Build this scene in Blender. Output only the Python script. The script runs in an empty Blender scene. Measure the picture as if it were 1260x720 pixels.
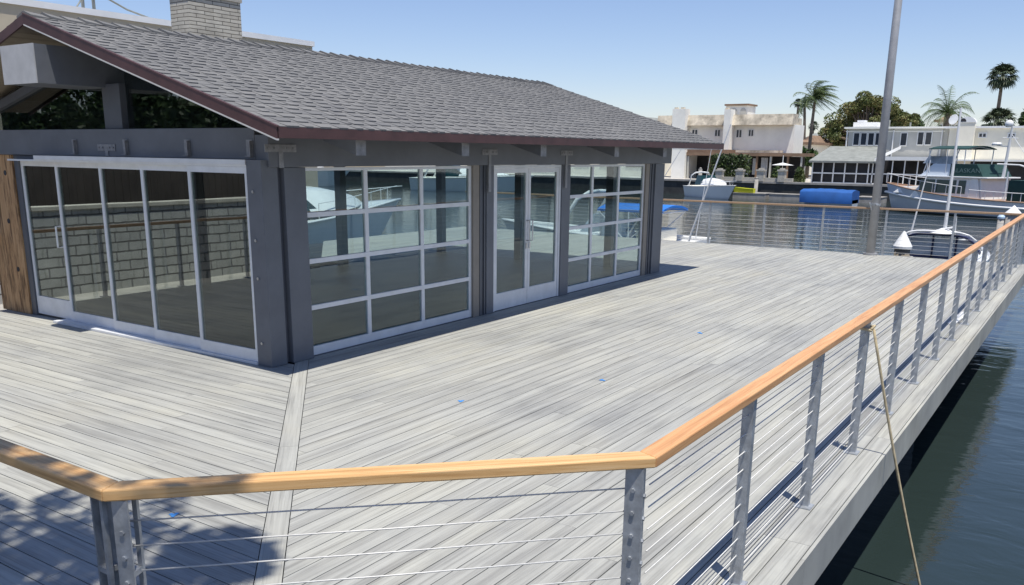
import bpy, bmesh, math, random
from mathutils import Vector, Matrix
rng = random.Random(7)
R_ = math.radians
sc = bpy.context.scene
col = sc.collection
EYE = 2.27
WATER = -1.1

# ------------------------------------------------------------------ camera geometry
F, PITCH, ROLL, YAW, CY = 1070.061, .247, .011, .587, 457.682
def cam_matrix():
    sy, cy = math.sin(YAW), math.cos(YAW)
    W = Matrix(((sy, -cy, 0), (cy, sy, 0), (0, 0, 1)))
    s, c = math.sin(PITCH), math.cos(PITCH)
    P = Matrix(((1, 0, 0), (0, -s, -c), (0, c, -s)))
    sr, cr = math.sin(ROLL), math.cos(ROLL)
    Q = Matrix(((cr, -sr, 0), (sr, cr, 0), (0, 0, 1)))
    return Q @ P @ W
RM = cam_matrix(); RT = RM.transposed()
def ray(x, y): return RT @ Vector(((x - 630) / F, (y - CY) / F, 1))
def aX(x, y, X):                      # survey of the far shore: a sighted point at known distance X
    d = ray(x, y); t = X / d.x
    return Vector((X, d.y * t, EYE + d.z * t))
def span(x0, y0, x1, y1, X):          # y range and z range of a sighted rectangle standing at distance X
    a = aX(x0, (y0 + y1) / 2, X); b = aX(x1, (y0 + y1) / 2, X)
    t = aX((x0 + x1) / 2, y0, X); u = aX((x0 + x1) / 2, y1, X)
    return min(a.y, b.y), max(a.y, b.y), min(t.z, u.z), max(t.z, u.z)

# ------------------------------------------------------------------ materials
def mat(name):
    m = bpy.data.materials.new(name); m.use_nodes = True
    nt = m.node_tree; b = nt.nodes['Principled BSDF']
    return m, nt, b
def N(nt, typ, **kw):
    n = nt.nodes.new(typ)
    for k, v in kw.items():
        if k.startswith('i_'):
            n.inputs[k[2:].replace('_', ' ')].default_value = v
        else: setattr(n, k, v)
    return n
def ramp(nt, fac, stops):
    r = nt.nodes.new('ShaderNodeValToRGB')
    while len(r.color_ramp.elements) > 1: r.color_ramp.elements.remove(r.color_ramp.elements[0])
    r.color_ramp.elements[0].position = stops[0][0]; r.color_ramp.elements[0].color = (*stops[0][1], 1)
    for p, c in stops[1:]:
        e = r.color_ramp.elements.new(p); e.color = (*c, 1)
    nt.links.new(fac, r.inputs[0]); return r
def coords(nt, scale=(1, 1, 1), island=0):
    tc = nt.nodes.new('ShaderNodeTexCoord'); mp = nt.nodes.new('ShaderNodeMapping')
    mp.inputs['Scale'].default_value = scale
    src = tc.outputs['Object']
    nt.links.new(src, mp.inputs[0]); out = mp.outputs[0]
    if island:
        g = nt.nodes.new('ShaderNodeNewGeometry')
        ml = N(nt, 'ShaderNodeMath', operation='MULTIPLY'); ml.inputs[1].default_value = island
        nt.links.new(g.outputs['Random Per Island'], ml.inputs[0])
        ad = N(nt, 'ShaderNodeVectorMath', operation='ADD')
        nt.links.new(out, ad.inputs[0]); nt.links.new(ml.outputs[0], ad.inputs[1]); out = ad.outputs[0]
    return out
def noise(nt, vec, scale, detail=4, rough=.6, dist=0):
    n = nt.nodes.new('ShaderNodeTexNoise')
    n.inputs['Scale'].default_value = scale; n.inputs['Detail'].default_value = detail
    n.inputs['Roughness'].default_value = rough; n.inputs['Distortion'].default_value = dist
    nt.links.new(vec, n.inputs['Vector']); return n.outputs[0]
def mixc(nt, a, b, fac, mode='MIX'):
    m = nt.nodes.new('ShaderNodeMix'); m.data_type = 'RGBA'; m.blend_type = mode
    if isinstance(fac, (int, float)): m.inputs[0].default_value = fac
    else: nt.links.new(fac, m.inputs[0])
    for s, v in ((6, a), (7, b)):
        if isinstance(v, tuple): m.inputs[s].default_value = (*v, 1)
        else: nt.links.new(v, m.inputs[s])
    return m.outputs[2]
def bump(nt, b, h, strength, dist):
    n = nt.nodes.new('ShaderNodeBump'); n.inputs['Strength'].default_value = strength
    n.inputs['Distance'].default_value = dist
    nt.links.new(h, n.inputs['Height']); nt.links.new(n.outputs[0], b.inputs['Normal'])
def plain(name, c, rough=.6, metal=0, var=.14, scale=3, bmp=0, spec=.5):
    """a base colour with slight blotchy wear"""
    m, nt, b = mat(name)
    v = coords(nt)
    f = noise(nt, v, scale, 5, .65)
    lo = tuple(max(0, x * (1 - var * 1.6)) for x in c); hi = tuple(min(1, x * (1 + var)) for x in c)
    r = ramp(nt, f, [(.3, lo), (.7, hi)])
    nt.links.new(r.outputs[0], b.inputs['Base Color'])
    b.inputs['Roughness'].default_value = rough; b.inputs['Metallic'].default_value = metal
    b.inputs['Specular IOR Level'].default_value = spec
    if bmp: bump(nt, b, noise(nt, v, scale * 12, 3, .6), bmp, .01)
    return m
def deck_mat(name, ax):
    m, nt, b = mat(name)
    s1 = (.55, 15, 1) if ax == 0 else (15, .55, 1)
    s2 = (1.6, 70, 1) if ax == 0 else (70, 1.6, 1)
    if ax == 2: s1 = s2 = (1, 1, 1)
    f1 = noise(nt, coords(nt, s1, 37), 1.0, 5, .62, .3)
    f2 = noise(nt, coords(nt, s2, 91), 1.0, 3, .6)
    r1 = ramp(nt, f1, [(.27, (.24, .238, .22)), (.42, (.34, .34, .313)), (.58, (.40, .402, .369)), (.8, (.462, .464, .424))])
    r2 = ramp(nt, f2, [(.3, (.66, .66, .66)), (.52, (1, 1, 1))])
    c = mixc(nt, r1.outputs[0], r2.outputs[0], .75, 'MULTIPLY')
    g = nt.nodes.new('ShaderNodeNewGeometry')
    r3 = ramp(nt, g.outputs['Random Per Island'], [(0, (.90, .90, .91)), (.5, (.98, .98, .98)), (1, (1.05, 1.045, 1.02))])
    c = mixc(nt, c, r3.outputs[0], 1.0, 'MULTIPLY')
    f3 = noise(nt, coords(nt, (1, 1, 1)), .42, 6, .68)                # worn and dusty patches
    r4 = ramp(nt, f3, [(.33, (.80, .80, .82)), (.5, (1, .99, .98)), (.68, (1.05, 1.02, .96))])
    c = mixc(nt, c, r4.outputs[0], 1.0, 'MULTIPLY')
    nt.links.new(c, b.inputs['Base Color'])
    b.inputs['Roughness'].default_value = .62; b.inputs['Specular IOR Level'].default_value = .3
    bump(nt, b, f2, .25, .004)
    return m
def wood(name, c0, c1, c2, axis, rough=.45, spot=0):
    m, nt, b = mat(name)
    s = [34, 34, 34]; s[axis] = 1.3
    v = coords(nt, tuple(s), 0)
    f = noise(nt, v, 1.3, 6, .62, .8)
    r = ramp(nt, f, [(.28, c0), (.5, c1), (.74, c2)])
    c = r.outputs[0]
    if spot:
        f2 = noise(nt, coords(nt, (5, 5, .8)), 2.2, 5, .7)
        r2 = ramp(nt, f2, [(.46, (1, 1, 1)), (.6, (.16, .13, .1))])
        c = mixc(nt, c, r2.outputs[0], spot, 'MULTIPLY')
    nt.links.new(c, b.inputs['Base Color']); b.inputs['Roughness'].default_value = rough
    bump(nt, b, f, .15, .004)
    return m
def glass(name, tint, ior=1.55, rough=0):
    m, nt, b = mat(name); nt.nodes.remove(b)
    out = nt.nodes['Material Output']
    tr = N(nt, 'ShaderNodeBsdfTransparent'); tr.inputs[0].default_value = (*tint, 1)
    gl = N(nt, 'ShaderNodeBsdfGlossy'); gl.inputs['Roughness'].default_value = rough
    gl.inputs[0].default_value = (.92, .95, .95, 1)
    f0 = ((ior - 1) / (ior + 1)) ** 2                                # same reflectance from either side of the thin pane
    lw = N(nt, 'ShaderNodeLayerWeight'); lw.inputs[0].default_value = .5
    pw = N(nt, 'ShaderNodeMath', operation='POWER'); pw.inputs[1].default_value = 5
    nt.links.new(lw.outputs['Facing'], pw.inputs[0])
    fr = N(nt, 'ShaderNodeMath', operation='MULTIPLY_ADD'); fr.inputs[1].default_value = 1 - f0; fr.inputs[2].default_value = f0
    nt.links.new(pw.outputs[0], fr.inputs[0])
    v = coords(nt); h = noise(nt, v, .9, 2, .5)                      # float-glass waviness
    bp = nt.nodes.new('ShaderNodeBump'); bp.inputs['Strength'].default_value = .1; bp.inputs['Distance'].default_value = .02
    nt.links.new(h, bp.inputs['Height']); nt.links.new(bp.outputs[0], gl.inputs['Normal'])
    mx = nt.nodes.new('ShaderNodeMixShader')
    nt.links.new(fr.outputs[0], mx.inputs[0]); nt.links.new(tr.outputs[0], mx.inputs[1]); nt.links.new(gl.outputs[0], mx.inputs[2])
    nt.links.new(mx.outputs[0], out.inputs[0]); return m
def shingle_mat():
    m, nt, b = mat('shingles')
    g = nt.nodes.new('ShaderNodeNewGeometry')
    r = ramp(nt, g.outputs['Random Per Island'], [(0, (.150, .150, .152)), (.35, (.166, .166, .165)), (.7, (.178, .177, .174)), (1, (.196, .194, .190))])
    f = noise(nt, coords(nt), 160, 2, .7)
    r2 = ramp(nt, f, [(.3, (.75, .75, .76)), (.7, (1.2, 1.19, 1.17))])
    c = mixc(nt, r.outputs[0], r2.outputs[0], 1, 'MULTIPLY')
    nt.links.new(c, b.inputs['Base Color']); b.inputs['Roughness'].default_value = .92
    b.inputs['Specular IOR Level'].default_value = .2
    bump(nt, b, f, .5, .004); return m
def block_mat(name, c0, c1, mort, bw, bh, sc_=1, plane='XZ'):
    m, nt, b = mat(name)
    tc = nt.nodes.new('ShaderNodeTexCoord'); sp = nt.nodes.new('ShaderNodeSeparateXYZ'); cb = nt.nodes.new('ShaderNodeCombineXYZ')
    nt.links.new(tc.outputs['Object'], sp.inputs[0])
    ad = N(nt, 'ShaderNodeMath', operation='ADD'); nt.links.new(sp.outputs[0], ad.inputs[0]); nt.links.new(sp.outputs[1], ad.inputs[1])
    nt.links.new(ad.outputs[0], cb.inputs[0]); nt.links.new(sp.outputs[2], cb.inputs[1])
    br = nt.nodes.new('ShaderNodeTexBrick'); br.inputs['Scale'].default_value = 1
    br.inputs['Brick Width'].default_value = bw; br.inputs['Row Height'].default_value = bh
    br.inputs['Mortar Size'].default_value = bh * .09; br.inputs['Mortar Smooth'].default_value = .3
    br.inputs['Color1'].default_value = (*c0, 1); br.inputs['Color2'].default_value = (*c1, 1); br.inputs['Mortar'].default_value = (*mort, 1)
    nz = nt.nodes.new('ShaderNodeTexNoise'); nz.inputs['Scale'].default_value = 6
    nt.links.new(tc.outputs['Object'], nz.inputs['Vector'])
    va = N(nt, 'ShaderNodeVectorMath', operation='MULTIPLY_ADD')
    va.inputs[1].default_value = (bh * .25,) * 3; nt.links.new(nz.outputs[1], va.inputs[0]); nt.links.new(cb.outputs[0], va.inputs[2])
    nt.links.new(va.outputs[0], br.inputs['Vector'])
    f = noise(nt, coords(nt), 3, 5, .7); r = ramp(nt, f, [(.3, (.72, .72, .72)), (.7, (1.1, 1.1, 1.1))])
    nt.links.new(mixc(nt, br.outputs[0], r.outputs[0], 1, 'MULTIPLY'), b.inputs['Base Color'])
    b.inputs['Roughness'].default_value = .9
    inv = N(nt, 'ShaderNodeMath', operation='SUBTRACT'); inv.inputs[0].default_value = 1; nt.links.new(br.outputs[1], inv.inputs[1])
    bump(nt, b, inv.outputs[0], .9, .012); return m
def leaf_mat(name, c0, c1, c2):
    m, nt, b = mat(name)
    g = nt.nodes.new('ShaderNodeNewGeometry')
    f = noise(nt, coords(nt), .7, 3, .6)
    ad = N(nt, 'ShaderNodeMath', operation='MULTIPLY_ADD'); ad.inputs[1].default_value = .25
    nt.links.new(g.outputs['Random Per Island'], ad.inputs[0]); nt.links.new(f, ad.inputs[2])
    r = ramp(nt, ad.outputs[0], [(.42, c0), (.62, c1), (.84, c2)])
    nt.links.new(r.outputs[0], b.inputs['Base Color']); b.inputs['Roughness'].default_value = .55
    b.inputs['Specular IOR Level'].default_value = .35
    return m
def water_mat():
    m, nt, b = mat('harbour_water')
    tc = nt.nodes.new('ShaderNodeTexCoord')
    def wn(scale, sx, rot, det, dist=0.):
        mp = nt.nodes.new('ShaderNodeMapping'); mp.inputs['Scale'].default_value = sx; mp.inputs['Rotation'].default_value = (0, 0, rot)
        nt.links.new(tc.outputs['Object'], mp.inputs[0]); return noise(nt, mp.outputs[0], scale, det, .55, dist)
    a = wn(2.6, (1, .42, 1), .5, 4, .5); c = wn(.35, (1, .5, 1), .2, 3)
    ad = N(nt, 'ShaderNodeMath', operation='MULTIPLY_ADD'); ad.inputs[1].default_value = 2.6
    nt.links.new(c, ad.inputs[0]); nt.links.new(a, ad.inputs[2])
    f = wn(.06, (1, 1, 1), 0, 3)
    r = ramp(nt, f, [(.35, (.018, .029, .027)), (.65, (.025, .037, .036))])
    nt.links.new(r.outputs[0], b.inputs['Base Color'])
    b.inputs['Roughness'].default_value = .07; b.inputs['IOR'].default_value = 1.46
    bump(nt, b, ad.outputs[0], .42, .035); return m

M = {}
M['deck_x'] = deck_mat('composite_decking_long', 0)
M['deck_y'] = deck_mat('composite_decking_cross', 1)
M['deck_d'] = deck_mat('composite_decking_mitre', 0)
M['cedar'] = wood('oiled_cedar', (.44, .20, .075), (.625, .33, .14), (.71, .42, .20), 0)
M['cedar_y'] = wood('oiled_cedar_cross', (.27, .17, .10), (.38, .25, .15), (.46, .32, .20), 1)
M['cedar_pale'] = wood('pale_cedar', (.42, .21, .07), (.66, .40, .17), (.74, .50, .26), 0)
M['rawwood'] = wood('raw_plywood', (.26, .14, .06), (.42, .25, .12), (.52, .35, .19), 2, .8, .8)
M['galv'] = plain('galvanised_steel', (.42, .44, .46), .5, .55, .2, 14)
M['cable'] = plain('steel_cable', (.62, .61, .58), .5, .1, .1, 30)
M['bolt'] = plain('zinc_bolt', (.45, .45, .45), .35, .8, .1, 30)
M['charcoal'] = plain('charcoal_paint', (.125, .134, .152), .5, 0, .1, 2.2)
M['charcoal2'] = plain('charcoal_paint_trim', (.085, .092, .107), .5, 0, .1, 2.2)
M['bracket'] = plain('galvanised_strap', (.27, .27, .28), .5, .4, .2, 12)
M['alu'] = plain('anodised_aluminium', (.70, .71, .72), .45, .1, .06, 5)
M['tan_trim'] = plain('tan_door_jamb', (.25, .22, .185), .55, 0, .08, 4)
M['steel'] = plain('brushed_handle', (.6, .6, .6), .3, .9, .05, 9)
M['glass'] = glass('tinted_glass', (.69, .78, .78), 1.7)
M['glass_d'] = glass('grey_glass', (.62, .665, .65), 1.75)
M['glass_g'] = glass('smoked_gable_glass', (.50, .54, .55), 1.85)
M['fascia'] = plain('oxblood_fascia', (.075, .034, .032), .55, 0, .2, 4)
M['drip'] = plain('drip_edge', (.6, .58, .55), .5, .2, .06, 5)
M['soffit'] = wood('soffit_board', (.17, .14, .10), (.24, .20, .15), (.30, .26, .19), 0, .8)
M['shingle'] = shingle_mat()
M['cap'] = M['shingle']
M['dark_ceiling'] = plain('unlit_dark_ceiling', (.028, .025, .022), .7, 0, .2, 2)
M['floor'] = plain('dark_tile_floor', (.036, .038, .038), .5, 0, .2, 2)
M['beam_end'] = plain('sunlit_beam_end', (.42, .42, .42), .6, 0, .08, 5)
M['chimney'] = block_mat('chimney_brick', (.60, .56, .47), (.50, .46, .38), (.10, .09, .075), .30, .052)
M['slump'] = block_mat('slump_block', (.47, .46, .43), (.38, .375, .36), (.13, .125, .12), .52, .178)
M['stone_cap'] = plain('block_cap', (.46, .43, .37), .9, 0, .14, 4, .3)
M['stucco_beige'] = plain('beige_stucco', (.50, .43, .32), .9, 0, .06, 1.2, .2)
M['stucco_white'] = plain('white_stucco', (.88, .86, .78), .9, 0, .06, .8)
M['stucco_cream'] = plain('cream_stucco', (.84, .79, .66), .9, 0, .06, .8)
M['siding_grey'] = plain('grey_siding', (.52, .51, .46), .8, 0, .08, .8)
M['roof_white'] = plain('white_roofing', (.78, .78, .77), .8, 0, .05, 1)
M['tile_tan'] = plain('weathered_clay_tile', (.58, .51, .40), .9, 0, .36, 1.3)
M['roof_grey'] = plain('grey_shingle_roof', (.24, .25, .23), .9, 0, .15, 2)
M['roof_brown'] = plain('brown_patio_roof', (.26, .17, .11), .9, 0, .2, 1)
M['dark'] = plain('unlit_depth', (.03, .03, .033), .7, 0, .3, .7)  # near-black for unlit depth painted into undersides, holes and porch backs
M['window'] = plain('dark_window_glass', (.03, .04, .055), .08, 0, .3, .5)
M['white'] = plain('white_paint', (.78, .78, .76), .5, 0, .05, 1.5)
M['gel'] = plain('white_gelcoat', (.78, .78, .76), .22, 0, .05, .8)
M['gel_grey'] = plain('blue_grey_gelcoat', (.56, .575, .585), .25, 0, .07, .5)
M['gel_pale'] = plain('pale_blue_gelcoat', (.62, .68, .74), .25, 0, .06, .6)
M['antifoul'] = plain('dark_antifouling', (.02, .035, .035), .6, 0, .2, 1)
M['teak'] = plain('faded_teak', (.38, .24, .16), .7, 0, .15, 2)
M['canvas_green'] = plain('green_canvas', (.012, .050, .045), .85, 0, .15, 2)
M['canvas_blue'] = plain('blue_canvas', (.013, .095, .33), .8, 0, .12, 1.2)
M['canvas_sky'] = plain('bright_blue_canvas', (.015, .17, .58), .8, 0, .12, 1.2)
M['canvas_navy'] = plain('navy_canvas', (.018, .026, .075), .8, 0, .15, 2)
M['clear'] = plain('clear_vinyl', (.42, .47, .52), .12, 0, .15, 2)
M['boat_glass'] = plain('boat_window', (.010, .04, .04), .08, 0, .2, 1)
M['tube'] = plain('white_tube', (.75, .75, .74), .3, 0, .03, 3)
M['pile'] = plain('timber_pile', (.20, .17, .13), .9, 0, .3, 2)
M['pole'] = plain('weathered_flagpole', (.36, .36, .365), .5, .2, .12, 3)
M['cone'] = plain('white_pile_cap', (.80, .80, .78), .5, 0, .04, 3)
M['buoyblue'] = plain('pale_blue_cap', (.45, .58, .72), .5, 0, .05, 3)
M['rope'] = plain('manila_rope', (.46, .38, .24), .9, 0, .2, 20)
M['tape'] = plain('blue_tape', (.06, .26, .62), .6, 0, .1, 20)
M['pale_concrete'] = plain('pale_concrete', (.5, .47, .42), .9, 0, .15, .6)  # lightened so the far shore bounces light up onto its houses
M['concrete'] = plain('concrete', (.34, .32, .29), .9, 0, .18, 1.5, .3)
M['concrete_dark'] = plain('wet_concrete', (.045, .045, .042), .7, 0, .3, 1.5, .3)
M['yellow'] = plain('yellow_plastic', (.62, .62, .03), .4, 0, .06, 2)
M['dock'] = plain('grey_dock_planks', (.30, .28, .25), .85, 0, .2, 2)
M['fence'] = plain('dark_backing_boards', (.055, .042, .034), .85, 0, .3, 1.5)
M['bark'] = plain('bark', (.16, .12, .085), .95, 0, .3, 4, .4)
M['palm_bark'] = plain('palm_bark', (.17, .14, .11), .95, 0, .3, 3, .4)
M['leaf_far'] = leaf_mat('olive_foliage', (.065, .095, .03), (.135, .155, .05), (.24, .20, .08))
M['leaf'] = leaf_mat('broad_foliage', (.02, .045, .012), (.045, .085, .022), (.08, .13, .04))
M['leaf_hedge'] = leaf_mat('hedge_foliage', (.02, .04, .012), (.05, .08, .022), (.09, .11, .035))
M['palm'] = leaf_mat('palm_frond', (.03, .055, .018), (.065, .105, .035), (.13, .16, .06))
M['palm_dark'] = leaf_mat('fan_palm_leaf', (.018, .032, .016), (.04, .062, .03), (.085, .10, .055))
M['water'] = water_mat()
M['letter'] = plain('pale_lettering', (.13, .2, .19), .7, 0, .05, 3)

# ------------------------------------------------------------------ mesh builder
class MB:
    def __init__(s): s.v = []; s.f = []
    def face(s, pts):
        n = len(s.v); s.v += [tuple(p) for p in pts]; s.f.append(tuple(range(n, n + len(pts)))); return s
    def mesh(s, vs, fs):
        n = len(s.v); s.v += [tuple(p) for p in vs]; s.f += [tuple(i + n for i in f) for f in fs]; return s
    def box(s, x0, x1, y0, y1, z0, z1):
        v = [(x, y, z) for z in (z0, z1) for y in (y0, y1) for x in (x0, x1)]
        return s.mesh(v, [(0, 2, 3, 1), (4, 5, 7, 6), (0, 1, 5, 4), (2, 6, 7, 3), (0, 4, 6, 2), (1, 3, 7, 5)])
    def hexa(s, v):
        return s.mesh(v, [(0, 2, 3, 1), (4, 5, 7, 6), (0, 1, 5, 4), (2, 6, 7, 3), (0, 4, 6, 2), (1, 3, 7, 5)])
    def obox(s, c, ax, hx, hy, z0, z1):
        """box turned in plan; ax = angle of its long axis, hx/hy half sizes"""
        ca, sa = math.cos(ax), math.sin(ax)
        v = []
        for z in (z0, z1):
            for b in (-hy, hy):
                for a in (-hx, hx): v.append((c[0] + a * ca - b * sa, c[1] + a * sa + b * ca, z))
        return s.hexa(v)
    def prism(s, poly, z0, z1):
        n = len(poly)
        v = [(p[0], p[1], z0) for p in poly] + [(p[0], p[1], z1) for p in poly]
        return s.mesh(v, [tuple(reversed(range(n))), tuple(range(n, 2 * n))] + [(i, (i + 1) % n, n + (i + 1) % n, n + i) for i in range(n)])
    def prism_x(s, poly, x0, x1):            # poly in (y,z), extruded along x
        n = len(poly)
        v = [(x0, p[0], p[1]) for p in poly] + [(x1, p[0], p[1]) for p in poly]
        return s.mesh(v, [tuple(range(n)), tuple(reversed(range(n, 2 * n)))] + [(i, n + i, n + (i + 1) % n, (i + 1) % n) for i in range(n)])
    def slab(s, q, t):                        # q: four top corners, thickness t downwards
        v = [Vector(p) for p in q]; w = [p - Vector((0, 0, t)) for p in v]
        return s.mesh(v + w, [(0, 1, 2, 3), (7, 6, 5, 4), (0, 4, 5, 1), (1, 5, 6, 2), (2, 6, 7, 3), (3, 7, 4, 0)])
    def tube(s, pts, r, n=8, cap=True):
        pts = [Vector(p) for p in pts]; rs = r if isinstance(r, (list, tuple)) else [r] * len(pts)
        base = len(s.v); up = None
        for i, p in enumerate(pts):
            d = (pts[min(i + 1, len(pts) - 1)] - pts[max(i - 1, 0)]).normalized()
            if up is None: up = Vector((0, 0, 1)) if abs(d.z) < .9 else Vector((1, 0, 0))
            a = d.cross(up).normalized(); b = a.cross(d); up = b
            for k in range(n):
                t = 2 * math.pi * k / n; s.v.append(tuple(p + (a * math.cos(t) + b * math.sin(t)) * rs[i]))
        for i in range(len(pts) - 1):
            for k in range(n):
                k2 = (k + 1) % n
                s.f.append((base + i * n + k, base + i * n + k2, base + (i + 1) * n + k2, base + (i + 1) * n + k))
        if cap:
            s.f.append(tuple(base + k for k in reversed(range(n)))); e = base + (len(pts) - 1) * n
            s.f.append(tuple(e + k for k in range(n)))
        return s
    def build(s, name, m, parent=None, smooth=False, bevel=0, loc=None):
        me = bpy.data.meshes.new(name); me.from_pydata(s.v, [], s.f)
        me.validate(); me.update()
        bm = bmesh.new(); bm.from_mesh(me); bmesh.ops.recalc_face_normals(bm, faces=bm.faces); bm.to_mesh(me); bm.free()
        me.materials.append(m)
        if smooth:
            for p in me.polygons: p.use_smooth = True
        o = bpy.data.objects.new(name, me); col.objects.link(o)
        if parent: o.parent = parent
        if loc: o.location = loc
        if bevel:
            md = o.modifiers.new('bevel', 'BEVEL'); md.width = bevel; md.segments = 2; md.limit_method = 'ANGLE'
        return o
def tag(o, label=None, cat=None, group=None, kind=None):
    if label: o['label'] = label
    if cat: o['category'] = cat
    if group: o['group'] = group
    if kind: o['kind'] = kind
    return o
def empty(name, loc=(0, 0, 0), rz=0, **kw):
    o = bpy.data.objects.new(name, None); col.objects.link(o)
    o.location = loc; o.rotation_euler = (0, 0, rz); o.empty_display_size = .2
    return tag(o, **kw)
def clip(poly, a, b, c):                       # keep a*x+b*y<=c
    out = []
    for i in range(len(poly)):
        p, q = poly[i], poly[(i + 1) % len(poly)]
        dp, dq = a * p[0] + b * p[1] - c, a * q[0] + b * q[1] - c
        if dp <= 0: out.append(p)
        if dp * dq < 0:
            t = dp / (dp - dq); out.append((p[0] + t * (q[0] - p[0]), p[1] + t * (q[1] - p[1])))
    return out

# ================================================================== SETTING
w = MB(); w.face([(-300, -1500, WATER), (2500, -1500, WATER), (2500, 1500, WATER), (-300, 1500, WATER)])
tag(w.build('water', M['water']), kind='structure')
g = MB(); g.box(74, 1600, -900, 1200, -4, .08)
tag(g.build('far_shore_ground', M['pale_concrete']), kind='structure')
g = MB(); g.prism([(-60, -40), (.2, -40), (.2, 2.2), (-.1, 2.9), (-.1, 13), (-60, 13)], -3, .62)
tag(g.build('patio_ground', M['concrete']), kind='structure')
g = MB(); g.prism([(-60, 12.99), (13.2, 12.99), (13.2, 16.7), (14.6, 16.7), (14.6, 25.4), (25.3, 25.4), (25.3, 120), (-60, 120)], -3.1, -.3)
tag(g.build('back_yard_ground', M['concrete']), kind='structure')

# seawall under the near half of the deck
s = MB(); s.box(-.6, 11.3, 1.52, 12.9, -3.05, -.31)
tag(s.build('seawall', M['concrete_dark']), 'dark wet seawall under the near half of the deck', 'seawall')

# ------------------------------------------------------------------ deck
deck = empty('deck', kind='structure')
PITCHB, GAP, TH = .1415, .0075, .03
MIT = .62; MW = .075 * math.sqrt(2)            # mitre board along y = x + MIT
X1, Y0, Y1 = 22.22, 1.16, 12.92
YX = 16.6                                      # deck is deeper beyond the pavilion, for x > 13.3
def board(mb, poly):
    if len(poly) > 2:
        a = sum(poly[i][0] * poly[(i + 1) % len(poly)][1] - poly[(i + 1) % len(poly)][0] * poly[i][1] for i in range(len(poly)))
        if abs(a) > .002: mb.prism(poly, -TH, rng.uniform(-.0006, .0006))
field = MB(); y = Y0 + .29
while y < YX - .02:
    x = (1.2 if y < Y1 - .08 else 13.3) - rng.uniform(0, 3.6); ya, yb = y + GAP / 2, y + PITCHB - GAP / 2
    while x < X1 - .3:
        L = rng.choice((3.66, 4.88, 4.88, 6.1)); xe = x + L
        if xe > X1 - .3 - .9: xe = X1 - .15
        p = [(x + .0015, ya), (xe - .0015, ya), (xe - .0015, yb), (x + .0015, yb)]
        p = clip(p, -1, 1, MIT - MW - .004); p = clip(p, -1, -1, -4.15); p = clip(p, 1, 0, X1 - .15)
        if y > Y1 - .08: p = clip(p, -1, 0, -13.3)
        board(field, p); x = xe
    y += PITCHB
field.build('field_boards', M['deck_x'], deck)
wing = MB(); x = .3
while x < 6.36:
    y = 2.2 - rng.uniform(0, 3.6); xa, xb = x + GAP / 2, x + PITCHB - GAP / 2
    while y < Y1:
        ye = min(y + rng.choice((3.66, 4.88, 4.88, 6.1)), Y1)
        p = [(xa, y + .0015), (xb, y + .0015), (xb, ye - .0015), (xa, ye - .0015)]
        p = clip(p, 1, -1, -MIT - MW - .004); p = clip(p, -1, -1, -4.15); p = clip(p, 1, 0, 6.36); p = clip(p, -1, 0, -1.42)
        board(wing, p); y = ye
    x += PITCHB
wing.build('cross_boards', M['deck_y'], deck)
mb = MB(); c = (0, 0)
d = 2 ** -.5
hw = .075 - .003
xs = [1.6, 4.45, 6.75]
for a, b in zip(xs, xs[1:]):
    L = (b - a) / d
    mb.mesh([(t, u, z) for z in (-TH, .0004) for u in (-hw, hw) for t in ((a / d) + .0015, (b / d) - .0015)],
            [(0, 2, 3, 1), (4, 5, 7, 6), (0, 1, 5, 4), (2, 6, 7, 3), (0, 4, 6, 2), (1, 3, 7, 5)])
o = mb.build('mitre_board', M['deck_d'], deck); o.location = (0, MIT, 0); o.rotation_euler = (0, 0, R_(45))
mb = MB()
for ya, yb in ((Y0 + .004, Y0 + .143), (Y0 + .149, Y0 + .287)):
    x = 2.6
    for L in (2.4, 2.44, 4.88, 4.88, 4.88, 4.88):
        xe = min(x + L, X1)
        if xe > x: mb.box(x + .0015, xe - .0015, ya, yb, -TH, .001)
        x = xe
mb.build('edge_boards', M['deck_x'], deck)
mb = MB(); mb.box(X1 - .145, X1 - .004, Y0 + .292, YX, -TH, .0005)
mb.build('end_boards', M['deck_y'], deck)
mb = MB(); x = 2.6
for L in (2.2, 2.44, 4.88, 4.88, 4.88, 4.88):
    xe = min(x + L, X1 + .02)
    if xe > x: mb.box(x + .001, xe - .001, Y0 - .022, Y0, -.285, -.004)
    x = xe
mb.build('side_fascia', M['deck_x'], deck)
mb = MB(); mb.box(X1 + .001, X1 + .022, Y0 + .002, YX, -.285, -.004); mb.build('end_fascia', M['deck_y'], deck)
mb = MB(); mb.box(11.35, X1 - .03, Y0 + .03, Y1, -.27, -TH - .01); mb.box(1.45, 11.3, Y0 + .03, Y1, -.27, -TH - .01); mb.box(13.35, X1 - .03, Y1 + .002, YX, -.27, -TH - .01)
mb.build('joists', M['dark'], deck)
for xx in (15.2, 18.6, 21.8):
    for yy in (2.7, 5.5, 9.3):
        p = MB(); p.tube([(0, 0, -3.2), (0, 0, .9)], .15, 10)
        o = p.build('pile', M['pile'], deck, True); o.location = (xx, yy, -1.2)

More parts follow.
